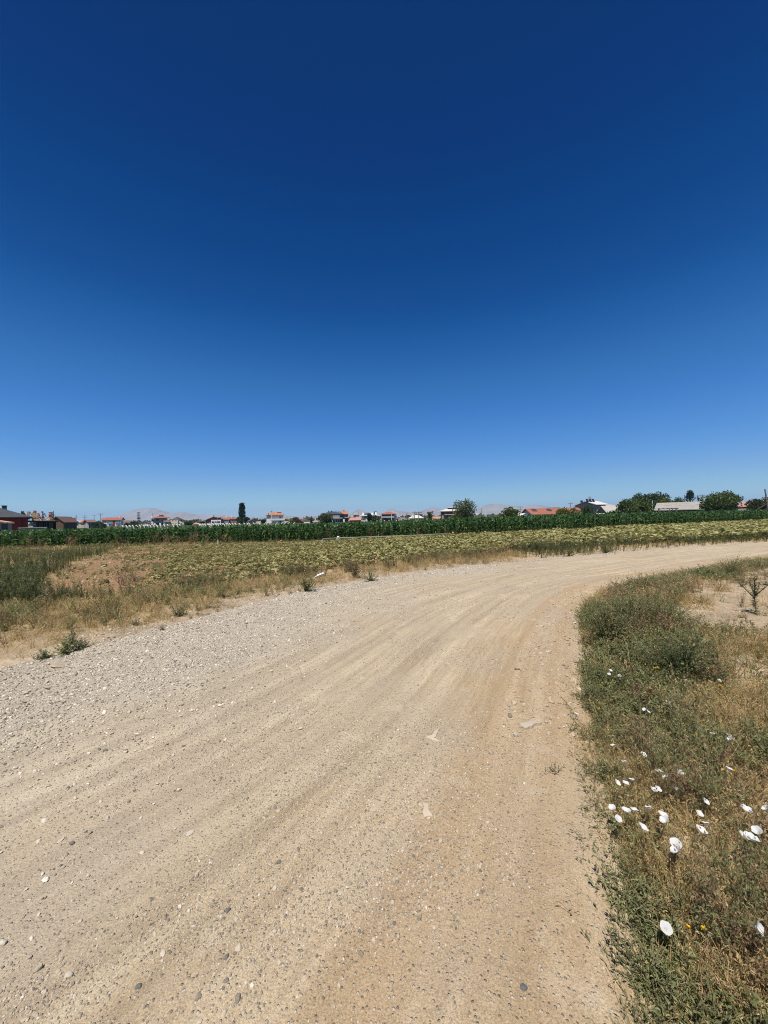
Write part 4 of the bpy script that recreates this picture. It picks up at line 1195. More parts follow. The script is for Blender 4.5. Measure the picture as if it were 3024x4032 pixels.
# rubble heap and tarpaulin
def heap():
    c = slope(2502) * 68
    b = MB()
    for _ in range(130):
        a = U(0, 6.28); r = math.sqrt(random.random()); x, y = c + 1.9 * r * math.cos(a), 68 + 1.4 * r * math.sin(a)
        z = 1.3 * (1 - r * r) + U(-.1, .1); L = U(.3, .9)
        dv = Vector((U(-1, 1), U(-1, 1), U(-.35, .35))).normalized()
        b.tube([Vector((x, y, z)) - dv * L / 2, Vector((x, y, z)) + dv * L / 2], U(.03, .09), 4, random.choice((0, 0, 1, 2)))
    n = 22
    for i in range(n):
        a0, a1 = 6.283 * i / n, 6.283 * (i + 1) / n
        b.face([(c + 2.0 * math.cos(a0), 68 + 1.5 * math.sin(a0), 0), (c + 2.0 * math.cos(a1), 68 + 1.5 * math.sin(a1), 0), (c, 68, 1.25)], 2)
    tag(b.build('rubble_heap', [M['paper'], M['brick'], M['tile_pink']]), 'heap of pale building rubble and scrap beside the blue tarpaulin', 'heap')
    t = MB(); cx = slope(2545) * 66; nx, ny = 10, 8; g = []
    for j in range(ny + 1):
        for i in range(nx + 1):
            u, v = i / nx * 2 - 1, j / ny * 2 - 1
            g.append((cx + u * .62, 66 + v * .7, 1.02 + .28 * (1 - u * u) * (1 - v * v) + U(-.03, .03) - .35 * max(0, abs(u) - .6)))
    for j in range(ny):
        for i in range(nx):
            k = j * (nx + 1) + i
            t.face([g[k], g[k + 1], g[k + nx + 2], g[k + nx + 1]])
    t.box(cx - .55, cx + .55, 65.5, 66.6, -.1, .92, 1)
    tag(t.build('tarpaulin', [M['blue'], M['timber_dark']]), 'bright blue tarpaulin draped over a crate', 'tarpaulin')
heap()

# parked white car by the modern villa
def car():
    h = place('parked_car', 1428, 1442, 150, 0); tag(h.root, 'white car parked in front of the modern white villa', 'car')
    L = max(h.W, 2.0) * 1.4
    zb = z_at(1435, 2047, 150) - .25; zb = max(zb, 0)
    b = MB(); b.prism([(-L / 2, .3), (L / 2, .3), (L / 2, .8), (L * .36, .92), (-L * .42, .95), (-L / 2, .85)], 'y', 0, 1.7); b.build('body', M['white'], h.root)
    b = MB(); b.prism([(-L * .36, .95), (L * .30, .92), (L * .12, 1.42), (-L * .24, 1.45)], 'y', .08, 1.62); b.build('cabin', M['glass'], h.root)
    b = MB(); b.box(-L * .22, L * .11, .1, 1.6, 1.452, 1.49); b.build('roof', M['white'], h.root)
    for x in (-L * .3, L * .3):
        for y in (-.03, 1.53):
            b = MB(); b.tube([(x, y, .3), (x, y + .2, .3)], .31, 10); b.build('wheel', M['darkgrey'], h.root)
car()

# ------------------------------------------------------------------ trees
def tree(name, label, x0, x1, yt, d, mat, kind='round', leaves=2200, ls=.34, bark='bark', base=.22, group=None, clumps=46, yb=None, seed=0):
    rs = random.Random(seed + int(x0 * 7 + yt))
    xm = (x0 + x1) / 2
    if xm > 2400 and kind == 'round': leaves = int(leaves * 1.35); clumps = int(clumps * 1.3)
    X = slope(xm) * d; Wd = (slope(x1) - slope(x0)) * d * (1.18 if kind == 'round' else 1.0); H = z_at(xm, yt, d)
    root = tag(empty(name, (X, d, 0)), label, 'bush' if kind == 'bush' else 'tree', group)
    rx = Wd / 2; z0 = H * base if kind != 'bush' else 0.0
    # limbs
    tr = MB()
    tr.tube([(0, 0, -.2), (rs.uniform(-.1, .1), 0, H * .25), (rs.uniform(-.2, .2), rs.uniform(-.2, .2), H * .6), (0, 0, H * .88)], [H * .035, H * .028, H * .016, H * .004], 7)
    for k in range(7):
        a = rs.uniform(0, 6.28); zz = H * rs.uniform(.2, .55)
        e = (rx * .75 * math.cos(a), rx * .75 * math.sin(a), min(H * .95, zz + H * rs.uniform(.15, .4)))
        tr.tube([(0, 0, zz), (e[0] * .4, e[1] * .4, zz + (e[2] - zz) * .6), e], [H * .016, H * .010, H * .003], 5)
    tr.build('trunk', M[bark], root)
    cr = MB(); cl = []
    for k in range(clumps):
        t = rs.random()
        if kind == 'poplar':
            w = rx * (1 - .55 * t ** 2.2) * (.6 + .4 * min(1, t * 4)); c = (rs.uniform(-1, 1) * w * .65, rs.uniform(-1, 1) * w * .65, z0 + (H - z0) * t); rr = rx * .5
        elif kind == 'cone':
            w = rx * (1 - t) * 1.0 + .1; a = rs.uniform(0, 6.28); c = (w * .75 * math.cos(a), w * .75 * math.sin(a), z0 + (H - z0) * t); rr = rx * (.16 + .22 * (1 - t))
        elif kind == 'vase':
            a = rs.uniform(0, 6.28); w = rx * (.35 + .65 * t) * math.sqrt(rs.random()); c = (w * math.cos(a), w * math.sin(a), z0 + (H - z0) * (t ** .8) * .95); rr = rx * .24
        else:
            while True:
                u = (rs.uniform(-1, 1), rs.uniform(-1, 1), rs.uniform(-1, 1)); q = u[0] ** 2 + u[1] ** 2 + u[2] ** 2
                if .2 < q < 1: break
            c = (u[0] * rx * .8, u[1] * rx * .8, z0 + (H - z0) * (.5 + .42 * u[2])); rr = rx * rs.uniform(.2, .34)
        cl.append((c, rr))
    per = max(8, leaves // clumps)
    for c, rr in cl:
        vs_ = 1.5 if kind in ('poplar', 'vase') else .85
        for _ in range(per):
            while True:
                u = Vector((rs.uniform(-1, 1), rs.uniform(-1, 1), rs.uniform(-1, 1)))
                if u.length < 1: break
            u = u.normalized() * (u.length ** .6)
            p = Vector(c) + Vector((u.x * rr, u.y * rr, u.z * rr * vs_))
            if p.z < .05: p.z = rs.uniform(.05, .3)
            dv = (u + Vector((rs.uniform(-.8, .8), rs.uniform(-.8, .8), rs.uniform(-.5, .9)))).normalized()
            L = ls * rs.uniform(.6, 1.3)
            cr.leaf(p, dv, (rs.uniform(-1, 1), rs.uniform(-1, 1), rs.uniform(-.2, 1)), L, L * .7, 0, .15)
    cr.build('crown', M[mat], root)
    return root
G_R = 'trees round the farm buildings'
tree('poplar_tree', 'tall dark columnar poplar standing above the fence', 943, 964, 1985, 262, 'tree_dark', 'poplar', 2600, .9, base=.1, clumps=60)
tree('tree', 'dark round bush like tree at the left foot of the poplar', 932, 954, 2035, 258, 'tree_dark', 'bush', 1300, .7)
tree('tree', 'dark round tree at the right foot of the poplar', 957, 986, 2034, 258, 'tree_dark', 'bush', 1500, .7)
tree('tree', 'dark bushy tree right of the small brown house', 1026, 1046, 2046, 240, 'tree_dark', 'bush', 700, .6)
tree('tree', 'broad olive tree in front of the grey duplex', 1253, 1312, 2024, 150, 'tree_olive', 'bush', 2200, .55, clumps=40)
tree('tree', 'dark rounded tree over the low brown roof', 1148, 1178, 2040, 215, 'tree_dark', 'round', 1000, .6)
tree('bush', 'light green bush at the end of the fence', 1136, 1160, 2048, 170, 'tree_lime', 'bush', 700, .4)
tree('tree', 'dark hedge like tree between two white outbuildings', 1214, 1236, 2044, 195, 'tree_dark', 'bush', 800, .5)
tree('tree', 'slim dark shrub before the modern white villa', 1444, 1466, 2025, 120, 'tree_dark', 'vase', 900, .4)
tree('tree', 'dense olive shrub in front of the glass fronted villa', 1456, 1500, 2030, 122, 'tree_olive', 'bush', 1900, .4)
tree('tree', 'small dark tree behind the cream hip roof', 1644, 1664, 2022, 200, 'tree_dark', 'round', 700, .5)
tree('tree', 'reddish upright shrub left of the unfinished house', 1681, 1704, 2016, 110, 'tree_olive', 'vase', 500, .35)
tree('tree', 'large bushy tree with upright branches in front of the unfinished house', 1780, 1884, 1979, 62, 'tree_olive', 'vase', 4200, .20, 'bark_pale', .16, clumps=80)
tree('bush', 'yellow green bush at the left foot of the large bushy tree', 1766, 1815, 2016, 66, 'tree_lime', 'bush', 1300, .2)
tree('tree', 'dark leafy orchard tree left of the red barn', 1968, 2046, 2000, 64, 'tree', 'bush', 3000, .24)
tree('bush', 'yellow green shrub in front of the red barn, left of two', 2190, 2246, 1999, 80, 'tree_lime', 'bush', 1900, .26)
tree('bush', 'yellow green shrub in front of the red barn, right of two', 2240, 2294, 2001, 80, 'tree_lime', 'bush', 1900, .26)
tree('tree', 'dark tree standing before the gable of the grey house', 2290, 2342, 1988, 84, 'tree_dark', 'round', 2200, .26, base=.1)
tree('tree', 'big leafy tree left of the rubble heap', 2438, 2506, 1968, 76, 'tree', 'round', 3200, .27, base=.05)
tree('tree', 'big yellowish green tree above the rubble heap', 2486, 2562, 1964, 78, 'tree', 'round', 3400, .27, base=.05)
tree('tree', 'tall dark pine at the back, left of three', 2488, 2552, 1942, 110, 'tree_dark', 'round', 2600, .34)
tree('tree', 'tall dark pine at the back, middle of three', 2536, 2596, 1941, 112, 'tree_dark', 'round', 2600, .34)
tree('tree', 'tall dark pine at the back, right of three', 2572, 2632, 1936, 114, 'tree_dark', 'round', 2600, .34)
tree('tree', 'bright lime green tree behind the long pale barn', 2596, 2636, 1960, 104, 'tree_lime', 'round', 1500, .3)
tree('tree', 'low green tree behind the ridge of the long pale barn', 2628, 2664, 1966, 106, 'tree_lime', 'round', 1100, .3)
tree('tree', 'dark round tree behind the ridge of the long pale barn', 2654, 2692, 1955, 110, 'tree', 'round', 1300, .3)
tree('tree', 'dark leafy tree filling the gap left of the long pale barn', 2540, 2600, 1960, 96, 'tree_dark', 'round', 2200, .3, base=.05)
tree('tree', 'dark green tree between the barn roofs and the rubble heap', 2450, 2530, 1958, 98, 'tree_dark', 'round', 2600, .3, base=.05)
tree('conifer_tree', 'blue green conifer rising behind the long pale barn', 2686, 2754, 1929, 120, 'conifer', 'cone', 3200, .34, base=.05, clumps=80)
tree('conifer_tree', 'tiny conifer top between the big conifer and the power pole', 2744, 2758, 1948, 140, 'conifer', 'cone', 500, .3, base=.05)
tree('tree', 'left half of the big round tree at the end of the pale barn', 2770, 2856, 1940, 72, 'tree', 'round', 4200, .25, base=.22, clumps=60)
tree('tree', 'right half of the big round tree at the end of the pale barn', 2822, 2904, 1934, 75, 'tree', 'round', 4200, .25, base=.18, clumps=60)
tree('tree', 'dark tree in front of the shed at the right edge', 2950, 3020, 1962, 74, 'tree_dark', 'round', 2800, .26, base=.1)
tree('tree', 'dark tree cut off by the right edge of the photo', 3000, 3090, 1958, 80, 'tree_dark', 'round', 2600, .28, base=.1)
tree('bush', 'dark bush behind the low house at far left, left of two', 368, 404, 2056, 150, 'tree_dark', 'bush', 1200, .4)
tree('bush', 'dark bush behind the low house at far left, right of two', 396, 420, 2062, 146, 'tree_dark', 'bush', 800, .4)
tree('bush', 'dark bush beside the power tower', 512, 548, 2052, 200, 'tree_dark', 'bush', 1200, .5)
tree('bush', 'dark hedge bush right of the cream house', 726, 760, 2054, 210, 'tree_dark', 'bush', 1200, .5)
tree('bush', 'dark shrub beside the white two storey house', 486, 506, 2058, 210, 'tree_dark', 'bush', 600, .4)
tree('bush', 'dark hedge between the tree and the barn on the right', 2385, 2450, 2012, 80, 'tree_dark', 'bush', 1500, .28)

# ------------------------------------------------------------------ poles
def pole(px, yt, d, label, arms=1, name='power_pole', mat='pole', r=.13, lean=0.0, cat='pole', lamp=False):
    x = slope(px) * d; H = z_at(px, yt, d)
    o = tag(empty(name, (x, d, 0)), label, cat)
    b = MB(); b.tube([(0, 0, -.3), (lean * H, 0, H)], [r, r * .7], 6); b.build('post', M[mat], o)
    for k in range(arms):
        b = MB(); z = H - .35 - k * .8; w = r * 7
        b.tube([(lean * z - w, 0, z), (lean * z + w, 0, z)], r * .45, 4); b.build('crossarm', M[mat], o)
        for s in (-.9, 0, .9):
            b = MB(); b.tube([(lean * z + s * w, 0, z), (lean * z + s * w, 0, z + r * 2)], [r * .4, r * .5], 5); b.build('insulator', M['metal'], o)
    return o
pole(334, 2029, 200, 'lattice frame of a small transformer behind the red hip roof', 2)
pole(371, 2027, 230, 'dark pole left of the tall pole at the white house')
pole(397, 2022, 210, 'tall dark pole at the left corner of the white two storey house', 1, r=.2)
pole(422, 2036, 190, 'thin pale pole in front of the white two storey house', 0, 'pole', 'concrete')
pole(474, 2052, 180, 'thin pole at the right corner of the white two storey house', 0, 'pole', 'concrete')
pole(487, 2048, 180, 'pale lamp pole right of the white two storey house', 0, 'pole', 'concrete')
pole(740, 2047, 220, 'pale pole in front of the hedge right of the cream house', 0, 'pole', 'concrete')
pole(783, 2038, 300, 'thin pole before the far town left of the maroon house', 0)
pole(855, 2036, 160, 'pale pole standing before the maroon house', 0, 'pole', 'concrete', .1)
pole(901, 2036, 165, 'pale pole before the grey row house', 0, 'pole', 'concrete', .1)
pole(918, 2036, 165, 'brown pole before the brick row house', 0, 'pole', 'pole', .12)
pole(997, 2034, 220, 'short pole behind the brown roofed farmhouse', 1)
pole(1503, 2020, 130, 'pale concrete pole before the glass fronted villa', 0, 'pole', 'concrete', .12)
pole(1603, 2019, 140, 'dark telephone pole left of the cream hip roof', 0)
pole(1632, 2014, 140, 'telephone pole in front of the cream hip roof', 1)
pole(1649, 2014, 150, 'transformer pole right of the cream hip roof', 2, r=.2)
pole(1687, 2015, 200, 'thin pole behind the reddish shrub', 1)
pole(1834, 1960, 90, 'pole top sticking out above the large bushy tree', 0, r=.12)
pole(1896, 2002, 190, 'tall T shaped power pole right of the large bushy tree', 1)
pole(1914, 2008, 260, 'slim white mast right of the T shaped power pole', 0, 'mast', 'white', .25)
pole(2049, 1993, 140, 'power pole left of the red barn', 2)
pole(2248, 1979, 130, 'power pole with a V shaped crossarm behind the red barn', 1)
pole(2697, 1948, 112, 'thin post left of the conifer', 0)
pole(2767, 1946, 120, 'power pole between the conifer and the big round tree', 2)
pole(2903, 1980, 95, 'short post right of the big round tree', 0)
pole(3030, 1926, 60, 'leaning pole at the right edge of the photo', 0, lean=-.12)
def pylon():
    d = 190; x = slope(546) * d; H = z_at(546, 2016, d); w = 1.2
    o = tag(empty('power_tower', (x, d, 0)), 'lattice power tower with a cluster of switches left of the minaret', 'power tower')
    for sx in (-1, 1):
        for sy in (-1, 1):
            b = MB(); b.tube([(sx * w * .5, sy * w * .5, -.3), (sx * .25, sy * .25, H)], .06, 4); b.build('leg', M['pole'], o)
    for k in range(6):
        z0, z1 = H * k / 6, H * (k + 1) / 6
        b = MB(); b.tube([(-w * .5 + .04 * k, -.4, z0), (w * .5 - .04 * k, -.4, z1)], .05, 4); b.tube([(w * .5 - .04 * k, .4, z0), (-w * .5 + .04 * k, .4, z1)], .05, 4); b.build('brace', M['pole'], o)
    for z in (H - .2, H - 1.6, H - 3.2):
        b = MB(); b.tube([(-1.0, 0, z), (1.0, 0, z)], .06, 4); b.build('crossarm', M['pole'], o)
    b = MB(); b.box(-.5, .7, -.35, .35, H * .52, H * .62); b.build('transformer', M['darkgrey'], o)
pylon()

# ------------------------------------------------------------------ concrete post fences
def fence(cols, label, d0, d1, lean, top):
    o = tag(empty('post_fence', (slope(cols[0]) * d0, d0, 0)), label, 'fence')
    ox, oy = slope(cols[0]) * d0, d0
    b = MB(); r = .075
    b.tube([(0, 0, -.3), (0, 0, .9), (lean * .06, 0, 1.08), (lean * .22, 0, 1.26)], [r, r * .95, r * .9, r * .85], 6)
    me = b.mesh('post', [M['paper']]); tops = []
    for i, px in enumerate(cols):
        t = i / max(1, len(cols) - 1); d = d0 + (d1 - d0) * t
        p = bpy.data.objects.new('post', me); COL.objects.link(p); p.parent = o
        x = slope(px) * d - ox; p.location = (x, d - oy, 0); zt = CAM_H - top * d / 1512
        p.scale = (U(.95, 1.2), 1, zt / 1.26); p.rotation_euler = (U(-.04, .04), U(-.05, .05), 0)
        tops.append((x, d - oy, zt))
    for f in (.45, .65, .85):
        w = MB(); w.tube([(x, y, z * f) for x, y, z in tops], .006, 3); w.build('wire', M['metal'], o)
fence([490 + 13.2 * i for i in range(14)] + [684, 702, 710], 'row of white bent top concrete fence posts below the villa', 46, 56, -1, 6)
fence([787, 795, 803, 812, 821, 828, 834, 842, 852, 862, 870, 879, 886, 894, 900, 910, 920, 931, 947, 965, 976, 984, 1001, 1023], 'row of white bent top fence posts below the maroon house', 50, 56, -1, 6)
fence([1041, 1048, 1063, 1085, 1109, 1121, 1134, 1155], 'short row of white fence posts below the orange hip roof', 54, 58, 1, 7)
fence([1463, 1489, 1501, 1517, 1535, 1549, 1565, 1588, 1609, 1650], 'white post tips just above the corn below the two villas', 58, 60, -1, 7)
fence([1698, 1736, 1773, 1811, 1848, 1887, 1901, 1921, 1930, 1941, 1960, 1972], 'white post tips above the corn around the large bushy tree', 60, 62, 1, 6)

# ------------------------------------------------------------------ corn
def corn():
    meshes = [corn_mesh(k) for k in range(6)]
    pts = []
    xs = np.arange(-62, 100, .24)
    for row in range(40):
        for x in xs:
            xx = x + U(-.06, .06); yy = float(corn_y(xx)) + row * .72 + U(-.08, .08)
            depth = np.interp(xx, [-40, -8, 0, 20, 60], [10, 11, 24, 28, 28])
            if row * .72 > depth: continue
            if row > 6 and random.random() < .35: continue
            hgt = np.interp(xx, [-40, -20, 0, 10, 30, 60], [1.06, 1.06, 1.08, 1.26, 1.42, 1.45]) * U(.9, 1.08)
            if abs(xx / yy) > 1.35: continue
            pts.append((xx, yy, hgt))
    pts.sort(key=lambda p: p[1] - float(corn_y(p[0])) + .02 * math.hypot(p[0], p[1]))
    vis = [p for p in pts if abs(p[0] / p[1]) < 1.02]
    near = sorted([p for p in vis if p[1] - corn_y(p[0]) < .5], key=lambda p: p[0] ** 2 + p[1] ** 2)[:300]
    ns = set(near)
    for k, p in enumerate(near):
        o = bpy.data.objects.new('corn_plant', meshes[k % 6]); COL.objects.link(o)
        o.location = (p[0], p[1], 0); o.scale = (1.0, 1.0, p[2]); o.rotation_euler = (0, 0, U(0, 6.28))
        tag(o, 'leafy green corn plant in the front row of the cornfield', 'corn plant', 'corn plants in the front row')
    rest = np.array([p for p in pts if p not in ns])
    protos = [bpy.data.objects.new('p', m) for m in meshes]
    n = len(rest)
    scatter('corn', np.column_stack([rest[:, :2], np.zeros(n)]), np.column_stack([rng.normal(0, .06, n), rng.normal(0, .06, n), rng.random(n) * 6.28]),
            np.column_stack([np.full(n, 1.08), np.full(n, 1.08), rest[:, 2]]), rng.integers(0, 6, n), protos)
corn()

# ------------------------------------------------------------------ pale crop between road and corn
def crop():
    protos = []
    for k in range(6):
        b = MB()
        for i in range(int(U(13, 20))):
            az = U(0, 6.28); r = U(.02, .16); d = Vector((math.cos(az), math.sin(az), 0))
            h = U(.05, .26); p = Vector((0, 0, 0)); q = d * r + Vector((0, 0, h))
            b.tube([p, q * .6 + Vector((0, 0, .03)), q], .003, 3, 2, False)
            # rounded lobed leaf made of a shallow fan
            L = U(.035, .08); nrm = (Vector((U(-.7, .7), U(-.7, .7), 1))).normalized(); a = nrm.orthogonal().normalized(); c = nrm.cross(a)
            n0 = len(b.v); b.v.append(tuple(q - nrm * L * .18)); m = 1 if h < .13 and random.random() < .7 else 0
            ring = []
            for t in range(7):
                w = 6.283 * t / 7; rr = L * U(.75, 1.1)
                b.v.append(tuple(q + a * math.cos(w) * rr + c * math.sin(w) * rr + nrm * U(-.1, .15) * L))
            for t in range(7):
                b.f.append((n0, n0 + 1 + t, n0 + 1 + (t + 1) % 7)); b.m.append(m)
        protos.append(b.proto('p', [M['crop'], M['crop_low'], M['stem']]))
    n = 130000
    x = rng.uniform(-15, 75, n); y = rng.uniform(7.5, 60, n); P = np.column_stack([x, y])
    ok = inside(P, FIELD) & (np.abs(x / y) < 1.4)
    cov = np.interp(x + .52 * (y - 9), [-9, -7.4, -6.2, -4.6, -1], [.10, .20, .42, .78, 1.0]) * np.interp(corn_y(x) - y, [.6, 1.4, 2.4], [.1, .5, 1]) 
    ok &= rng.random(n) < np.where(fbm(P, .45, 51, 3) > .5 - (cov - .5) * .9, np.minimum(1, cov * 1.1), cov * .25)
    ok &= rng.random(n) < np.clip(24 / y, .45, 1) * np.interp(x, [-6, 4], [1, .7])
    P = P[ok]; n = len(P)
    s = rng.uniform(.7, 1.25, n) * np.interp(P[:, 0], [-14, -6, 0, 8, 20], [.36, .42, .65, 1.0, 1.4])
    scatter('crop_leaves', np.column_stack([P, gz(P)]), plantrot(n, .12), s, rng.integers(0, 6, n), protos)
crop()

# ------------------------------------------------------------------ grasses and weeds
def cover(name, P, protos, s, tilt=.2, idx=None, zmax=None):
    n = len(P)
    if n == 0: return
    if zmax is not None: s = np.column_stack([s, s, np.minimum(s, zmax)])
    scatter(name, np.column_stack([P, gz(P) - .005]), plantrot(n, tilt), s, rng.integers(0, len(protos), n) if idx is None else idx, protos)

def polar(n, r0, r1, power, a0, a1):
    """points with density ~ r^-power over an annular sector, azimuth in degrees from +Y to +X"""
    e = 2 - power; u = rng.random(n)
    r = (r0 ** e + u * (r1 ** e - r0 ** e)) ** (1 / e)
    a = np.radians(rng.uniform(a0, a1, n))
    return np.column_stack([r * np.sin(a), r * np.cos(a)])

def right_verge():
    P = polar(112000, .9, 34, 1.45, 5, 100)
    P = P[P[:, 1] > -1.2]
    sd, dl, dr = road_sd(P)
    ok = (dr < dl) & (sd > np.where(P[:, 1] < 2.7, -.14, .0))
    P, sd = P[ok], sd[ok]
    r = np.hypot(P[:, 0], P[:, 1])
    thick = fbm(P, .5, 61, 4); patch = fbm(P, .9, 63, 4); mix = fbm(P, 1.1, 67, 4)
    # bare sandy patches away from the road edge and along its rim
    dens = np.clip((sd + .13 + (patch - .5) * .45) / .12, .05, 1) * np.where(r < 6, np.where(patch > .36, 1.0, .45), np.where((thick > .53) | (sd < .9), .9, .16))
    sandy = inside(P, np.array([ground_at(*q) for q in ((2690, 2300), (2800, 2270), (2990, 2300), (3150, 2340), (3150, 2600), (2960, 2590), (2840, 2500), (2730, 2410))]))
    dryfar = inside(P, np.array([ground_at(*q) for q in ((2660, 2400), (2760, 2340), (3200, 2330), (3250, 2760), (2880, 2740), (2780, 2600), (2700, 2500))]))
    dens = np.where(dryfar, dens * np.where(patch > .5, .8, .3), dens)
    dens = np.where(sandy, dens * np.where(patch > .48, .75, .25), dens)
    ok = rng.random(len(P)) < dens
    P, sd, r, thick, patch, mix = P[ok], sd[ok], r[ok], thick[ok], patch[ok], mix[ok]
    base = np.interp(r, [1, 3, 7, 15, 34], [.62, .86, 1.35, 1.8, 2.3])
    edge = np.clip(.72 + sd * .7, .70, 1)
    s = base * edge * rng.uniform(.6, 1.2, len(P))
    u = rng.random(len(P))
    straw = inside(P, np.array([ground_at(*q) for q in ((2640, 2790), (2800, 2720), (3150, 2690), (3200, 3010), (2960, 3000), (2800, 2950))])) | inside(P, np.array([ground_at(*q) for q in ((2660, 2400), (2760, 2340), (3200, 2330), (3250, 2760), (2880, 2740), (2780, 2600), (2700, 2500))])) | inside(P, np.array([ground_at(*q) for q in ((2620, 3330), (2800, 3300), (2950, 3480), (2850, 3560), (2660, 3480))]))
    greeness = np.clip(.76 - .68 * straw + (mix - .5) * 4.0 + np.interp(r, [5.5, 8], [0, -.42]), .10, .92)
    s = np.where(straw, s * .8, s)
    g = u < greeness * .45
    w = (~g) & (u < greeness)
    d = (~g) & (~w)
    zm = np.interp(r, [4, 7, 11, 18], [3, 1.15, .75, .6])
    cover('verge_grass', P[g], protos_grass(), s[g], .35, zmax=zm[g])
    cover('verge_weeds', P[w], protos_weed('weed'), s[w] * .95, .35, zmax=zm[w])
    dd = np.where(d)[0]; k = rng.random(len(dd))
    cover('dry_verge_grass', P[dd[k < .82]], protos_straw(), s[dd[k < .82]], .4, zmax=zm[dd[k < .82]])
    tw = dd[k >= .82]; tw = tw[sd[tw] > .25]
    pr = [twiggy(.40, None, 4).proto('p', [M['weed'], M['stem']]) for _ in range(3)] + [twiggy(.36, None, 4).proto('p', [M['straw_dark'], M['straw_dark']]) for _ in range(4)]
    tw = tw[(rng.random(len(tw)) < .8) & ~straw[tw]]
    cover('dry_weed_stems', P[tw], pr, s[tw] * .95, .2, zmax=zm[tw] * .8)
    # creeping shoots reaching out over the bare rim
    C = polar(5000, 1.0, 4.5, 1.3, 20, 60); s3, l3, r3 = road_sd(C); C = C[(r3 < l3) & (s3 > -.07) & (s3 < .10)]; C = C[rng.random(len(C)) < .34]
    cover('creeping_shoots', C, [leafy(3, (.10, .20), (.012, .022), 10, 1.45, None, .0016, .08, lw=.34).proto('p', [M['weed'], M['stem']]) for _ in range(4)], rng.uniform(.7, 1.2, len(C)), .1)
    # broken straw litter lying on the soil
    L = polar(9000, .9, 12, 1.1, 5, 100); s2, l2, r2 = road_sd(L); L = L[(r2 < l2) & (s2 > -.12)]
    lb = []
    for _ in range(3):
        b = MB()
        for q in range(7):
            a = U(0, 6.28); b.blade((U(-.06, .06), U(-.06, .06), U(.004, .012)), a, U(.02, .06), U(.0015, .0028), 1.45, .15, 2)
        lb.append(b.proto('p', [M['straw']]))
    cover('straw_litter', L, lb, rng.uniform(.7, 1.2, len(L)), .1)
right_verge()

def left_verge():
    P = polar(150000, 3.6, 48, 1.0, -66, 78)
    sd, dl, dr = road_sd(P)
    infield = inside(P, FIELD); cy = corn_y(P[:, 0])
    ok = (dl < dr) & (sd > -.5) & (~infield) & (P[:, 1] < cy + .2)
    P, sd = P[ok], sd[ok]
    r = np.hypot(P[:, 0], P[:, 1]); n1 = fbm(P, .6, 71, 4); n2 = fbm(P, 1.1, 73, 4)
    leftw = inside(P, np.array([(-4.8, 7.4), (-7, 7.8), (-9.6, 11), (-12, 15.5), (-15.4, 22), (-14, 25.4), (-60, 24.5), (-40, 14), (-12, 6.2), (-8, 6.4)], float))
    # sparse spill on the gravel, thick straw, then tall mixed weeds at the field edge
    dens = np.where(leftw, np.where(n1 > .47, .85, .28), np.clip((sd + (n2 - .5) * 1.4) / .6, .02, 1) * np.where(n1 > .40, .72, .30))
    dens = np.where(sd < 0, np.where(n2 > .62, .12, .02), dens)
    dens = np.where((P[:, 0] < -2.4) & (P[:, 1] < 5.6), dens * .6, dens)
    ok = rng.random(len(P)) < dens
    P, sd, r, n1, n2, leftw = P[ok], sd[ok], r[ok], n1[ok], n2[ok], leftw[ok]
    s = np.interp(r, [4, 8, 20, 48], [.75, 1.05, 1.7, 2.3]) * rng.uniform(.6, 1.2, len(P)) * np.clip(.55 + sd * .3, .5, 1.25)
    u = rng.random(len(P)); zm = np.interp(P[:, 1] + np.where(leftw, 0, 4), [6, 12, 18, 25], [1.1, 1.0, .75, .5])
    zm = np.where(P[:, 0] > 0, np.maximum(zm, 1.1), zm)
    farright = P[:, 0] > 5
    green = np.where(leftw, .85 + (n1 - .5) * .8, np.where(farright, .86, .06) + (n1 - .5) * 1.0 + np.clip(sd - 1.4, 0, 1) * .2)
    g = u < green
    gi = np.where(g)[0]; k = rng.random(len(gi))
    gg = gi[(k < .45)]; gw = gi[(k >= .45)]
    cover('roadside_grass', P[gg], protos_grass(), s[gg], .3, zmax=zm[gg])
    dark = leftw[gw] | farright[gw]
    tall = [leafy(5, (.4, .8), (.035, .075), 26, .28, None, .003, .06).proto('p', [M['weed_dark'], M['stem']]) for _ in range(4)]
    lw_ = leftw[gw[dark]]; cover('tall_green_weeds', P[gw[dark]], tall, np.clip(s[gw[dark]], .5, 1.5) * np.where(lw_, np.interp(P[gw[dark], 1], [7, 12, 18, 24], [.42, .46, .32, .20]), .42), .12)
    cover('roadside_weeds', P[gw[~dark]], protos_weed('weed'), s[gw[~dark]], .3, zmax=zm[gw[~dark]])
    di = np.where(~g)[0]; k = rng.random(len(di))
    cover('dry_roadside_grass', P[di[k < .94]], protos_straw(), s[di[k < .94]] * 1.12, .4, zmax=zm[di[k < .94]])
    br = di[(k >= .94)]; br = br[(sd[br] > .9) & ~farright[br] & (n2[br] > .5)]
    cover('brown_roadside_weeds', P[br], [twiggy(.42, None, 4).proto('p', [M['straw_dark'], M['straw_dark']]) for _ in range(4)], s[br], .15)
left_verge()

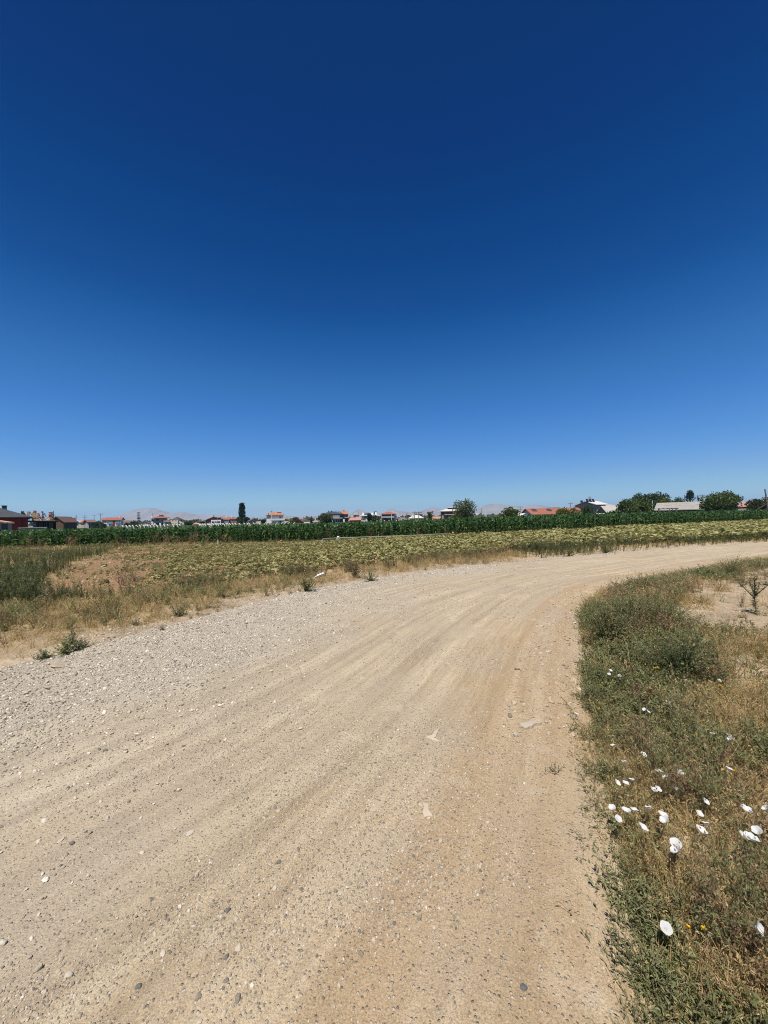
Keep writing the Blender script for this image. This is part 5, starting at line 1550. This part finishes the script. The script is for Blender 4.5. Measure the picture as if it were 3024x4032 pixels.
# thin straw and low weeds coming up through the bare soil, ragged tall weeds between road and field
def field_weeds():
    n = 7500; x = rng.uniform(-15, 3, n); y = rng.uniform(7.5, 26, n); P = np.column_stack([x, y])
    P = P[inside(P, FIELD)]; P = P[fbm(P, .55, 111, 4) > .45]
    pr = protos_straw()[:2] + protos_grass()[:1] + protos_weed('weed')[:2]
    cover('field_weeds', P, pr, rng.uniform(.6, 1.3, len(P)), .3, zmax=.7)
    line = np.array([ground_at(*q) for q in ((700, 2330), (960, 2292), (1200, 2268), (1400, 2250), (1600, 2222), (1900, 2192), (2200, 2160), (2600, 2132), (3000, 2108))])
    t = rng.random(900) * (len(line) - 1); i = np.minimum(t.astype(int), len(line) - 2); f = (t - i)[:, None]
    P = line[i] * (1 - f) + line[i + 1] * f + rng.normal(0, .22, (900, 2)); P = P[fbm(P, .7, 117, 3) > .46]
    mats = ('straw_dark', 'weed', 'weed_dark', 'straw_dark', 'weed')
    pr = [leafy(6, (.28, .55), (.02, .045), 18, .38, None, .0024, .12).proto('p', [M[m], M['stem']]) for m in mats]
    cover('ragged_weeds', P, pr, rng.uniform(.55, 1.15, len(P)) * np.interp(P[:, 0], [-4, 4, 20], [.8, 1.0, 1.2]), .18)
field_weeds()

# weeds and grass along the corn foot
def corn_foot():
    x = rng.uniform(-45, 70, 9000); y = corn_y(x) - rng.exponential(.55, 9000) + .1
    P = np.column_stack([x, y]); ok = (np.abs(x / y) < 1.3) & (fbm(P, .35, 81, 3) > .40); P = P[ok]
    cover('field_edge_weeds', P, [leafy(7, (.2, .42), (.03, .06), 12, .5, None, .003, .15).proto('p', [M['weed_dark'], M['stem']]) for _ in range(3)] + protos_grass()[:2],
          rng.uniform(.4, .85, len(P)), zmax=.55)
corn_foot()

# ------------------------------------------------------------------ pebbles and gravel
def pebble_protos(mats, n=6, flat=.6):
    res = []
    base = []
    t = (1 + 5 ** .5) / 2
    iv = [(-1, t, 0), (1, t, 0), (-1, -t, 0), (1, -t, 0), (0, -1, t), (0, 1, t), (0, -1, -t), (0, 1, -t), (t, 0, -1), (t, 0, 1), (-t, 0, -1), (-t, 0, 1)]
    fc = [(0, 11, 5), (0, 5, 1), (0, 1, 7), (0, 7, 10), (0, 10, 11), (1, 5, 9), (5, 11, 4), (11, 10, 2), (10, 7, 6), (7, 1, 8), (3, 9, 4), (3, 4, 2), (3, 2, 6), (3, 6, 8), (3, 8, 9), (4, 9, 5), (2, 4, 11), (6, 2, 10), (8, 6, 7), (9, 8, 1)]
    for k in range(n):
        b = MB(); sx, sy = U(.8, 1.25), U(.65, 1.0)
        for v in iv:
            q = Vector(v).normalized() * U(.75, 1.15)
            b.v.append((q.x * sx * .5, q.y * sy * .5, q.z * flat * .5))
        for f in fc: b.f.append(f); b.m.append(0)
        res.append(b.proto('p', [mats[k % len(mats)]], smooth=False))
    return res

def pebbles():
    # loose gravel band on the outside of the bend
    P, z, g = road_sample(260000, 24, .8, .95, -.05, .9)
    keep = rng.random(len(P)) < np.clip(g, 0, 1) ** 2
    P, z = P[keep], z[keep]; n = len(P)
    s = np.exp(rng.normal(math.log(.0155), .40, n)); s = np.clip(s, .005, .05)
    r = np.hypot(P[:, 0], P[:, 1]); s *= np.interp(r, [2, 6, 14, 26], [.82, .92, 1.15, 1.5])
    rot = np.column_stack([rng.normal(0, .45, n), rng.normal(0, .45, n), rng.random(n) * 6.28])
    scatter('gravel', np.column_stack([P, z + s * .12]), rot, s, rng.integers(0, 6, n), pebble_protos([M['gravel']], 6, .55))
    # gravel spilled over the outer verge, among the straw
    Q = polar(70000, 4, 20, .9, -60, 20); sd, dl, dr = road_sd(Q)
    k = (dl < dr) & (sd > -.1) & (rng.random(len(Q)) < np.clip(1.1 - sd / 1.3, 0, 1)) & (fbm(Q, 1.2, 95, 4) > .44)
    Q = Q[k]; n = len(Q); s = np.clip(np.exp(rng.normal(math.log(.018), .4, n)), .006, .06) * np.interp(np.hypot(Q[:, 0], Q[:, 1]), [4, 20], [1, 1.6])
    scatter('verge_gravel', np.column_stack([Q, gz(Q) + s * .1]), np.column_stack([rng.normal(0, .45, n), rng.normal(0, .45, n), rng.random(n) * 6.28]), s, rng.integers(0, 6, n), pebble_protos([M['gravel']], 6, .7))
    # stones pressed into the compacted surface
    P, z, g = road_sample(380000, 14, .5, 1.35, 0, 1.0)
    st = fbm(P, 1.3, 91, 4)
    keep = (g < .6) & (rng.random(len(P)) < np.clip((st - .45) * 5, .06, .9) * np.interp(P[:, 0] - .45 * P[:, 1], [-.7, .0], [1, .25]))
    P, z = P[keep], z[keep]; n = len(P)
    s = np.clip(np.exp(rng.normal(math.log(.0068), .42, n)), .0032, .026)
    r = np.hypot(P[:, 0], P[:, 1]); s *= np.interp(r, [1, 4, 14], [.9, 1.1, 2.0])
    rot = np.column_stack([rng.normal(0, .25, n), rng.normal(0, .25, n), rng.random(n) * 6.28])
    scatter('road_pebbles', np.column_stack([P, z + s * .06]), rot, s, rng.integers(0, 6, n), pebble_protos([M['stone']], 6, .65))
    # clods and chips along the right rim
    P, z, g = road_sample(9000, 9, .5, .6, .88, 1.05)
    kk = P[:, 1] > 2.2 + .5 * rng.random(len(P)); P, z = P[kk], z[kk]
    n = len(P); s = np.clip(np.exp(rng.normal(math.log(.014), .55, n)), .005, .06)
    sz = np.array(gz(P)); z = np.maximum(z, sz)
    scatter('rim_clods', np.column_stack([P, z + s * .1]), np.column_stack([rng.normal(0, .4, n), rng.normal(0, .4, n), rng.random(n) * 6.28]), s, rng.integers(0, 6, n), pebble_protos([M['stone_tan'], M['stone']], 6, .6))
    Q = polar(16000, 1.2, 22, 1.3, 15, 75); sd, dl, dr = road_sd(Q); Q = Q[(dr < dl) & (sd > .02)]; n = len(Q)
    s = np.clip(np.exp(rng.normal(math.log(.018), .6, n)), .006, .09) * np.interp(np.hypot(Q[:, 0], Q[:, 1]), [1, 6, 20], [.7, 1.1, 1.8])
    scatter('verge_clods', np.column_stack([Q, gz(Q)]), np.column_stack([rng.normal(0, .4, n), rng.normal(0, .4, n), rng.random(n) * 6.28]), s, rng.integers(0, 6, n), pebble_protos([M['stone_tan'], M['stone_tan'], M['stone']], 6, .6))
    # clods and stones in the bare field
    CLOD = surf('brown_clod', (.32, .21, .115), .95, .25, 5)
    n = 26000; x = rng.uniform(-15, 6, n); y = rng.uniform(7.5, 27, n); P = np.column_stack([x, y]); P = P[inside(P, FIELD)]; n = len(P)
    s = np.clip(np.exp(rng.normal(math.log(.045), .55, n)), .015, .16)
    scatter('field_clods', np.column_stack([P, gz(P)]), np.column_stack([rng.normal(0, .4, n), rng.normal(0, .4, n), rng.random(n) * 6.28]), s, rng.integers(0, 6, n), pebble_protos([CLOD, CLOD, M['stone_tan'], CLOD, CLOD, CLOD], 6, .6))
pebbles()

# ------------------------------------------------------------------ single stones and litter on the road
def stone(px, py, size, mat, label, flat=.55, elong=1.3, seed=0, name='stone'):
    rs = random.Random(seed + px)
    P = ground_at(px, py); z = surf_z(P[None])[0]
    import bmesh
    size *= .72 if py > 2750 else .9
    bm = bmesh.new(); bmesh.ops.create_icosphere(bm, subdivisions=2, radius=.5)
    ax = [Vector((rs.gauss(0, 1), rs.gauss(0, 1), rs.gauss(0, 1))).normalized() for _ in range(9)]
    for v in bm.verts:
        k = 1.0
        for a in ax:
            dt = v.co.normalized().dot(a)
            if dt > .62: k = min(k, .62 / dt + .06)
        v.co *= k * rs.uniform(.97, 1.03)
        v.co = Vector((v.co.x * size * elong, v.co.y * size, v.co.z * size * flat))
    me = bpy.data.meshes.new(name); bm.to_mesh(me); bm.free(); me.materials.append(M[mat])
    o = link(bpy.data.objects.new(name, me)); o.location = (P[0], P[1], z + size * flat * .18); o.rotation_euler = (rs.uniform(-.2, .2), rs.uniform(-.2, .2), rs.uniform(0, 6.28))
    return tag(o, label, 'stone')
stone(940, 3775, .036, 'stone_white', 'largest pale stone in the foreground of the road')
stone(897, 3620, .026, 'stone_dark', 'dark oval stone on the foreground road above the largest pale stone')
stone(930, 3658, .026, 'stone_white', 'grey white stone just below the dark oval stone')
stone(642, 3798, .028, 'stone_white', 'small chalky stone left of the largest pale stone', .4)
stone(1082, 3708, .022, 'stone_white', 'round white pebble right of the largest pale stone')
stone(283, 3343, .034, 'stone_dark', 'black wedge shaped stone on the left side of the road')
stone(370, 3365, .026, 'stone_white', 'upright pale pebble right of the black wedge shaped stone', .8)
stone(240, 3328, .036, 'stone_white', 'flat whitish stone left of the black wedge shaped stone', .25)
stone(268, 3880, .034, 'stone_white', 'pale greenish stone low in the left corner of the road', .6)
stone(12, 3752, .034, 'stone_white', 'square pale stone at the left edge of the photo', .8)
stone(545, 3930, .030, 'stone_dark', 'dark angular stone at the bottom left of the road')
stone(2065, 3945, .030, 'stone_dark', 'dark stone alone on the smooth right side near the bottom', .6)
stone(230, 2645, .12, 'stone_tan', 'flat brown rock on the edge of the gravel by the left weeds', .35, 1.7)
stone(745, 3305, .05, 'stone_white', 'crushed white patch of stone left of the road centre', .15, 1.4)
stone(1183, 2882, .05, 'stone_white', 'small white block on the road left of the flat triangle slab', .6)
stone(2290, 2718, .085, 'stone_white', 'white rock on the rim beside the right verge', .5, 1.5)
stone(2258, 2905, .06, 'stone_tan', 'pair of tan clods at the right rim, pale one', .7)
stone(2272, 2607, .10, 'stone_tan', 'flat tan stone at the foot of the grey green shrub', .4, 1.5)
stone(2268, 2690, .08, 'stone_tan', 'tan stone just above the white rock on the rim', .4, 1.5)
stone(2155, 3510, .020, 'stone_tan', 'small round stone on smooth road near the right verge', .8)

def slab(poly, thick, mat, label, name='stone_slab'):
    P = [ground_at(*p) for p in poly]; c = np.mean(P, 0); z = surf_z(c[None])[0]
    Q = []
    for i in range(len(P)):
        a, d = P[i], P[(i + 1) % len(P)]
        for t in (0, .33, .66): Q.append((a + (d - a) * t) + rng.normal(0, .05, 2) * np.hypot(*(d - a)) * .9)
    b = MB(); b.prism([(p[0] - c[0], p[1] - c[1]) for p in Q], 'z', -.012, thick)
    o = b.build(name, M[mat]); o.location = (c[0], c[1], z + .004)
    tag(o, label, 'stone')
    return o
slab([(1678, 2928), (1735, 2893), (1722, 2908), (1712, 2932), (1733, 2944), (1718, 2945)], .003, 'stone_flush', 'flat pale triangle of stone pressed into the road')
slab([(1664, 3190), (1686, 3196), (1690, 3222), (1704, 3246), (1668, 3250)], .002, 'stone_flush', 'flat grey white stone face level with the road near the centre')
slab([(2045, 2878), (2090, 2868), (2135, 2872), (2102, 2880), (2098, 2887), (2068, 2896)], .012, 'stone_white', 'broken white plaster flake lying on the right of the road', 'plaster_flake')

# dry twig on the road
def weed_thing(px, py, mesh_b, mats, label, s=1.0, name='weed', cat='weed', group=None, rz=None, dz=0.0):
    P = ground_at(px, py); z = surf_z(P[None])[0]
    o = mesh_b.build(name, mats); o.location = (P[0], P[1], z + dz); o.scale = (s, s, s); o.rotation_euler = (0, 0, U(0, 6.28) if rz is None else rz)
    return tag(o, label, cat, group)
weed_thing(2190, 3070, leafy(7, (.06, .11), (.010, .018), 9, 1.3, None, .0012, .2), [M['weed'], M['stem']], 'small torn sprig lying alone on the dirt road', .9, 'sprig', 'sprig')

def clump(px, py, s, mat, label, n=26, H=(.14, .30), leaf=(.018, .035), lean=.95, name='weed_clump', group=None):
    return weed_thing(px, py, leafy(n, H, leaf, 16, lean, None, .002, .22), [M[mat], M['stem']], label, s, name, 'weed', group)
clump(260, 2585, 1.15, 'weed', 'grey green weed clump on the gravel at left, largest of its kind', 46, (.10, .2), lean=1.35)
clump(175, 2605, .9, 'weed', 'grey green weed clump on the gravel left of the largest one', 30, (.08, .16), lean=1.35)
clump(320, 2570, .9, 'weed', 'grey green weed clump joined to the right of the largest gravel clump', 34, (.09, .18), lean=1.35)
clump(285, 2540, .8, 'weed_dark', 'small dark weed behind the largest gravel clump')
clump(275, 2480, .9, 'weed', 'grey thistle like weed standing in the pale straw at left')
clump(700, 2432, 1.05, 'weed', 'green weed mat at the gravel edge, right of the grey thistle like weed')
clump(455, 2440, 1.0, 'weed', 'grey green weed at the edge of the dry grass, left of the gravel mat')
clump(640, 2500, .45, 'straw_dark', 'tiny brown weed alone on the pale gravel')
clump(880, 2362, 1.0, 'weed', 'bluish grey weed clump at the roadside left of the bent white marker')
clump(1048, 2352, .7, 'weed', 'small upright grey weed between two larger roadside clumps', 14, (.2, .34), lean=.4)
clump(1205, 2335, 1.6, 'weed_dark', 'large blue green weed clump below the bent white marker', 40)
clump(1460, 2292, 1.5, 'weed_dark', 'low dark green clump right of the bent white marker', 26)
clump(1400, 2275, 1.7, 'straw_dark', 'tall brown withered weed bush behind the roadside, near the marker', 34, (.22, .42), (.02, .04), .5)
clump(1000, 2300, 1.5, 'straw_dark', 'rusty brown weed with bare upright stems in the dry grass', 12, (.4, .62), (.015, .03), .28)
clump(495, 2255, 1.5, 'weed_dark', 'solitary tall weed standing in the brown bare soil', 6, (.5, .75), (.03, .06), .25)
clump(800, 2160, 2.0, 'weed_dark', 'dark weed patch at the near corner of the corn', 16, (.2, .4))
clump(2385, 2180, 1.5, 'weed', 'grey green roadside bush beyond the bend, left of the dark strip', 40, (.2, .42), (.02, .04), .7)
clump(2240, 2190, 1.3, 'weed', 'smaller grey green roadside bush beyond the bend', 30, (.2, .4), (.02, .04), .7)
# right side plants that can be told apart
def shrub(px, py, R, H, mat, label, n=60, name='shrub', leafn=18, leaf=(.016, .034)):
    P = ground_at(px, py); z = surf_z(P[None])[0]
    root = tag(empty(name, (P[0], P[1], z)), label, 'shrub')
    st, fo = MB(), MB()
    for _ in range(n):
        az = U(0, 6.28); out = math.sqrt(random.random()); d = Vector((math.cos(az), math.sin(az), 0))
        end = d * R * out + Vector((0, 0, H * (1.0 - .55 * out ** 2) * U(.75, 1.15)))
        pts = [d * .03, d * R * out * .35 + Vector((0, 0, end.z * .5)), end]
        st.tube(pts, [.004, .0028, .0012], 3, 0, False)
        if random.random() < .3:
            tip = end + (end - pts[1]).normalized() * U(.08, .22) * (H / .45); st.tube([end, tip], [.0014, .0008], 3, 0, False)
            fo.leaf(tip, (U(-1, 1), U(-1, 1), 1), (1, 0, 0), .018, .009, 0)
        for k in range(leafn):
            t = U(.12, 1.0) * 2; i = min(1, int(t)); q = pts[i].lerp(pts[i + 1], t - i); q = q + Vector((U(-1, 1), U(-1, 1), U(-1, 1))) * .022
            fo.leaf(q, (U(-1, 1), U(-1, 1), U(-.1, 1)), (U(-.4, .4), U(-.4, .4), 1), U(*leaf), U(*leaf) * .4, 0 if random.random() < .93 else 1)
    st.build('stem', M['stem'], root); fo.build('foliage', [M[mat], M['straw']], root)
    return root
shrub(2392, 2545, .31, .42, 'weed', 'dense grey green shrub bulging over the dirt at the bend', 210)
shrub(2480, 2495, .42, .46, 'weed', 'tall grey green shrub behind the dense one at the bend', 220)
shrub(2615, 2510, .40, .42, 'weed', 'grey green bush with bare twig ends right of the tall shrub', 130)
shrub(2690, 2690, .34, .34, 'weed_dark', 'dark green feathery bush among the orange flowers', 220)
shrub(2880, 2270, .50, .42, 'weed', 'round bushy weed on the far right verge by the road', 110)
shrub(2990, 2250, .50, .30, 'weed', 'low weed bush at the right edge of the far verge', 80)
shrub(2560, 3880, .085, .09, 'weed', 'small blue green tuft at the rim of the smooth road, bottom right', 40, 'shrub', 16, (.008, .016))
shrub(2400, 3080, .12, .13, 'weed', 'dark green creeping tuft leaning over the rim by the white flowers', 50, 'shrub', 16, (.010, .020))
shrub(2340, 2760, .16, .14, 'weed_dark', 'low green tuft on the rim under the dense shrub', 50, 'shrub', 16, (.012, .024))
def sapling():
    P = ground_at(2975, 2432); z = surf_z(P[None])[0]
    root = tag(empty('thistle', (P[0], P[1], z)), 'dark upright thistle with a bottlebrush stem on the sandy right verge', 'thistle')
    st, fo = MB(), MB(); H = .52
    def spike(base, d, L, r):
        st.tube([base, base + d * L], [.007, .003], 4, 0, False)
        for k in range(int(L * 420)):
            t = random.random(); q = base + d * L * t; w = U(0, 6.28)
            fo.leaf(q, Vector((math.cos(w), math.sin(w), U(.0, .7))), (0, 0, 1), r * U(.6, 1.2), r * .22, 0)
    spike(Vector((0, 0, 0)), Vector((0, 0, 1)), H, .06)
    for az, zz in ((2.6, .22), (.4, .24), (3.6, .27), (5.6, .25)):
        spike(Vector((0, 0, zz)), Vector((math.cos(az) * .6, math.sin(az) * .6, .75)).normalized(), .24, .035)
    st.build('stem', M['stem'], root); fo.build('foliage', M['weed_dark'], root)
sapling()
clump(2920, 2400, .9, 'straw_dark', 'small dark withered weed left of the upright thistle', 8, (.18, .3), lean=.4)

# bent white marker, short white stake, irrigation pipe with valves
def markers():
    P = ground_at(1228, 2295); d = P[1]
    r = tag(empty('bent_marker', (P[0], P[1], 0)), 'bent white plastic marker post leaning right out of the weeds', 'marker post')
    def w(px, py): return Vector((slope(px, py) * d - P[0], 0, z_at(px, py, d)))
    b = MB(); b.tube([Vector((0, 0, -.05)), w(1230, 2282), w(1238, 2274), w(1252, 2266)], [.016, .016, .018, .018], 6); b.build('post', M['paper'], r)
    b = MB()
    p0, p1 = w(1250, 2267), w(1276, 2257)
    for i in range(3):
        a, c = p0.lerp(p1, i / 3 + .02), p0.lerp(p1, (i + 1) / 3 - .02)
        b.tube([a, c], .034, 6)
    b.build('head', M['pvc'], r)
    P = ground_at(858, 2152); b = MB(); b.tube([(0, 0, -.1), (.01, 0, .42)], .022, 6); o = b.build('stake', M['pvc']); o.location = (P[0], P[1], 0)
    tag(o, 'short white stake in front of the corn left of the pipe', 'stake')
    pts = []
    for px, py in ((1270, 2137), (1330, 2131), (1400, 2129.5), (1480, 2126), (1520, 2125), (1600, 2122), (1680, 2118), (1730, 2115), (1782, 2111)):
        P = ground_at(px, py); pts.append((P[0], P[1], .22))
    b = MB(); b.tube(pts, .055, 8)
    r = tag(empty('irrigation_pipe', (0, 0, 0)), 'long grey green irrigation pipe lying along the foot of the corn', 'pipe')
    b.build('pipe', M['pipe'], r)
    for x, y, z in pts[::2]:
        b = MB(); b.box(x - .06, x + .06, y - .12, y + .12, -.1, .165); b.build('support', M['concrete'], r)
    def valve(px, py, mat, label, s=1.0):
        P = ground_at(px, py); r = tag(empty('water_valve', (P[0], P[1], 0)), label, 'valve')
        b = MB(); b.tube([(0, 0, -.1), (0, 0, .28 * s)], .05 * s, 8); b.build('riser', M[mat], r)
        b = MB(); b.tube([(0, 0, .28 * s), (0, 0, .36 * s), (0, 0, .44 * s)], [.09 * s, .11 * s, .05 * s], 8); b.build('cap', M[mat], r)
        b = MB(); b.tube([(-.14 * s, 0, .22 * s), (.14 * s, 0, .22 * s)], .04 * s, 6); b.build('outlet', M[mat], r)
    valve(1107, 2144, 'orange', 'faded orange water valve at the left part of the corn foot', .65)
    valve(1332, 2134, 'paper', 'pale cream water valve at the left end of the irrigation pipe', .9)
    valve(1784, 2115, 'orange', 'orange water valve at the right end of the irrigation pipe', .9)
    P = ground_at(2060, 2101); b = MB(); b.tube([(-.5, 0, .15), (0, .1, .22), (.6, .1, .12)], .05, 6); o = b.build('plastic_pipe', M['paper']); o.location = (P[0], P[1], 0); tag(o, 'short piece of white pipe lying at the corn foot on the right', 'pipe')
markers()

# ------------------------------------------------------------------ bindweed and other flowers
def bindweed_parts():
    res = []
    for k in range(4):
        b = MB(); n = 15; c0 = len(b.v); b.v.append((0, 0, -.018))
        for j, (rad, zz) in enumerate(((.0045, -.010), (.012, -.001), (.0205, .004))):
            for i in range(n):
                w = 6.283 * i / n; rr = rad * (1 + (.06 * math.sin(w * 5) + U(-.03, .03)) * (j == 2)); b.v.append((rr * math.cos(w), rr * math.sin(w), zz + (U(-.002, .002) + .0012 * math.sin(w * 5)) * (j == 2)))
        for i in range(n):
            i2 = (i + 1) % n
            b.f.append((c0, 1 + i, 1 + i2)); b.m.append(1)
            for j in range(2):
                a = 1 + j * n; b.f.append((a + i, a + n + i, a + n + i2, a + i2)); b.m.append(0)
        res.append(b.mesh('corolla', [M['petal'], M['throat']], True))
    s = MB(); s.tube([(0, 0, -.018), (.004, .003, -.05), (.0, .01, -.11)], [.0018, .0014, .0012], 4, 0, False)
    for az in (0.4, 2.5, 4.4): s.leaf((.002, .006, -.07), (math.cos(az), math.sin(az), .4), (0, 0, 1), .022, .011, 0)
    return res, s.mesh('stem', [M['weed']])
FL, FS = bindweed_parts()
def bindweed(px, py, label, group, size=.84, z=.105, tilt=None):
    size *= .78
    if px > 2840: z += .05
    P = ground_at(px, py, z + .05); g = surf_z(P[None])[0]
    o = tag(empty('bindweed_flower', (P[0], P[1], z + .05)), label, 'flower', group)
    c = bpy.data.objects.new('corolla', random.choice(FL)); COL.objects.link(c); c.parent = o
    st = bpy.data.objects.new('stem', FS); COL.objects.link(st); st.parent = o
    k = (z + .05 - g) / .105
    o.rotation_euler = (U(-.5, .6), U(-.6, .5), U(0, .6)) if tilt is None else tilt
    c.scale = (size, size, size); st.scale = (1, 1, max(.8, k))
    return o
GB = 'white bindweed flowers in the right verge'
cr = lambda x, y: (2150 + x / 1.898, 2650 + y / 1.898)
named = [((228, 305), 'single white bindweed flower growing on the bare rim of the road', .9),
         ((845, 735), 'white bindweed flower, upper of a touching pair in the middle of the verge', 1.05),
         ((890, 775), 'white bindweed flower, lower of a touching pair in the middle of the verge', 1.05),
         ((495, 1005), 'small white bindweed flower closest to the rim beside a joined pair', .9),
         ((600, 1025), 'white bindweed flower, left of a joined pair near the rim', 1.15),
         ((662, 1022), 'white bindweed flower, right of a joined pair near the rim', 1.0),
         ((875, 1060), 'large white bindweed flower, upper of the overlapping pair over dark shade', 1.15),
         ((886, 1098), 'large white bindweed flower, lower of the overlapping pair over dark shade', 1.15),
         ((728, 1155), 'white bindweed flower alone below the joined pair near the rim', 1.15),
         ((1163, 1175), 'wide open white bindweed flower below two half hidden ones', 1.25),
         ((970, 1275), 'big white bindweed flower above another in the straw, upper one', 1.25),
         ((968, 1322), 'big white bindweed flower below another in the straw, lower one', 1.2),
         ((1500, 1018), 'round white bindweed flower with a grey throat near the right edge', 1.25)]
for (x, y), lab, s in named: bindweed(*cr(x, y), lab, None, s * 1.05)
for x, y in ((1480, 1215), (1520, 1222), (1553, 1238), (1578, 1178)):
    bindweed(*cr(x, y), 'white bindweed flower in the dense bunch near the right edge', 'bunch of bindweed flowers near the right edge', 1.15)
for x, y in ((472, 8), (550, 20), (1045, 55), (1297, 57), (910, 215), (735, 272), (765, 288)):
    bindweed(*cr(x, y), 'small white bindweed flower in the green upper part of the right verge', 'bindweed flowers in the upper verge', .85)
for x, y in ((1247, 380), (1135, 410), (1245, 452), (1370, 465), (1060, 480), (1375, 490), (1370, 715)):
    bindweed(*cr(x, y), 'white bindweed flower beside the patch of golden straw', 'bindweed flowers by the golden straw', .95)
for x, y in ((500, 540), (730, 608), (585, 662), (640, 795), (535, 820), (597, 822), (810, 873), (840, 868), (972, 860), (1005, 743), (765, 1003), (540, 1090), (1150, 1052), (1195, 1122), (1640, 1010), (1195, 960)):
    bindweed(*cr(x, y), 'half hidden white bindweed flower in the middle of the right verge', 'half hidden bindweed flowers', .92)
for x, y in ((655, 955), (712, 990), (767, 955), (1135, 1020), (1350, 1020), (1210, 955)):
    bindweed(2000 + x / 1.62, 2050 + y / 1.62, 'tiny far white bindweed flower near the orange blossoms', 'far bindweed flowers', .9)
bindweed(2623, 3655, 'large white bindweed flower nearest the camera beside the dirt', None, 1.12, .07, (.45, -.3, .2))
bindweed(2990, 3655, 'white bindweed flower seen from the side at the right edge of the photo', None, 1.1, .12, (1.0, .7, .3))

YF = MB()
for k in range(26):
    w = U(0, 6.28); YF.leaf((0, 0, 0), (math.cos(w), math.sin(w), U(.1, 1.6)), (0, 0, 1), .011, .004, 0)
YF.tube([(0, 0, -.10), (0, 0, -.008), (0, 0, .001)], [.0012, .0012, .004], 4, 1)
YM = YF.mesh('yellow_flower', [M['yellow'], M['stem']])
def yellow(px, py, s, label, group=None, z=.14):
    P = ground_at(px, py, z); o = link(bpy.data.objects.new('yellow_flower', YM)); o.location = (P[0], P[1], z); o.scale = (s, s, s * 1.2); o.rotation_euler = (U(-.4, .4), U(-.4, .4), U(0, 6))
    tag(o, label, 'flower', group)
yellow(2578, 2634, 1.6, 'orange yellow blossom, left of the close pair', None, .18); yellow(2588, 2632, 1.5, 'orange yellow blossom, right of the close pair', None, .18)
yellow(2595, 2572, 1.4, 'single orange blossom above the close pair', None, .18)
yellow(2836, 2704, 1.4, 'orange blossom directly below a white flower on the right', None, .16)
for px, py in ((2781, 2630), (2663, 2675), (2990, 2588), (2370, 2690), (2430, 2748), (2360, 2792), (2731, 2898), (2808, 2947), (2896, 3038), (2805, 2950), (2412, 2933), (2772, 3660), (2708, 3655)):
    yellow(px, py, .95, 'small yellow flower head among the weeds of the right verge', 'small yellow flowers', .13)

# ------------------------------------------------------------------ air
def haze():
    b = MB(); b.box(-5600, 5600, -5600, 5600, -8, 168)
    m, nt, out = new_mat('haze')
    v = N(nt, 'ShaderNodeVolumePrincipled'); v.inputs['Density'].default_value = .00013; v.inputs['Color'].default_value = (.26, .60, 1.0, 1); v.inputs['Anisotropy'].default_value = .2
    nt.links.new(v.outputs[0], out.inputs['Volume'])
    tag(b.build('haze', m), kind='stuff')
haze()
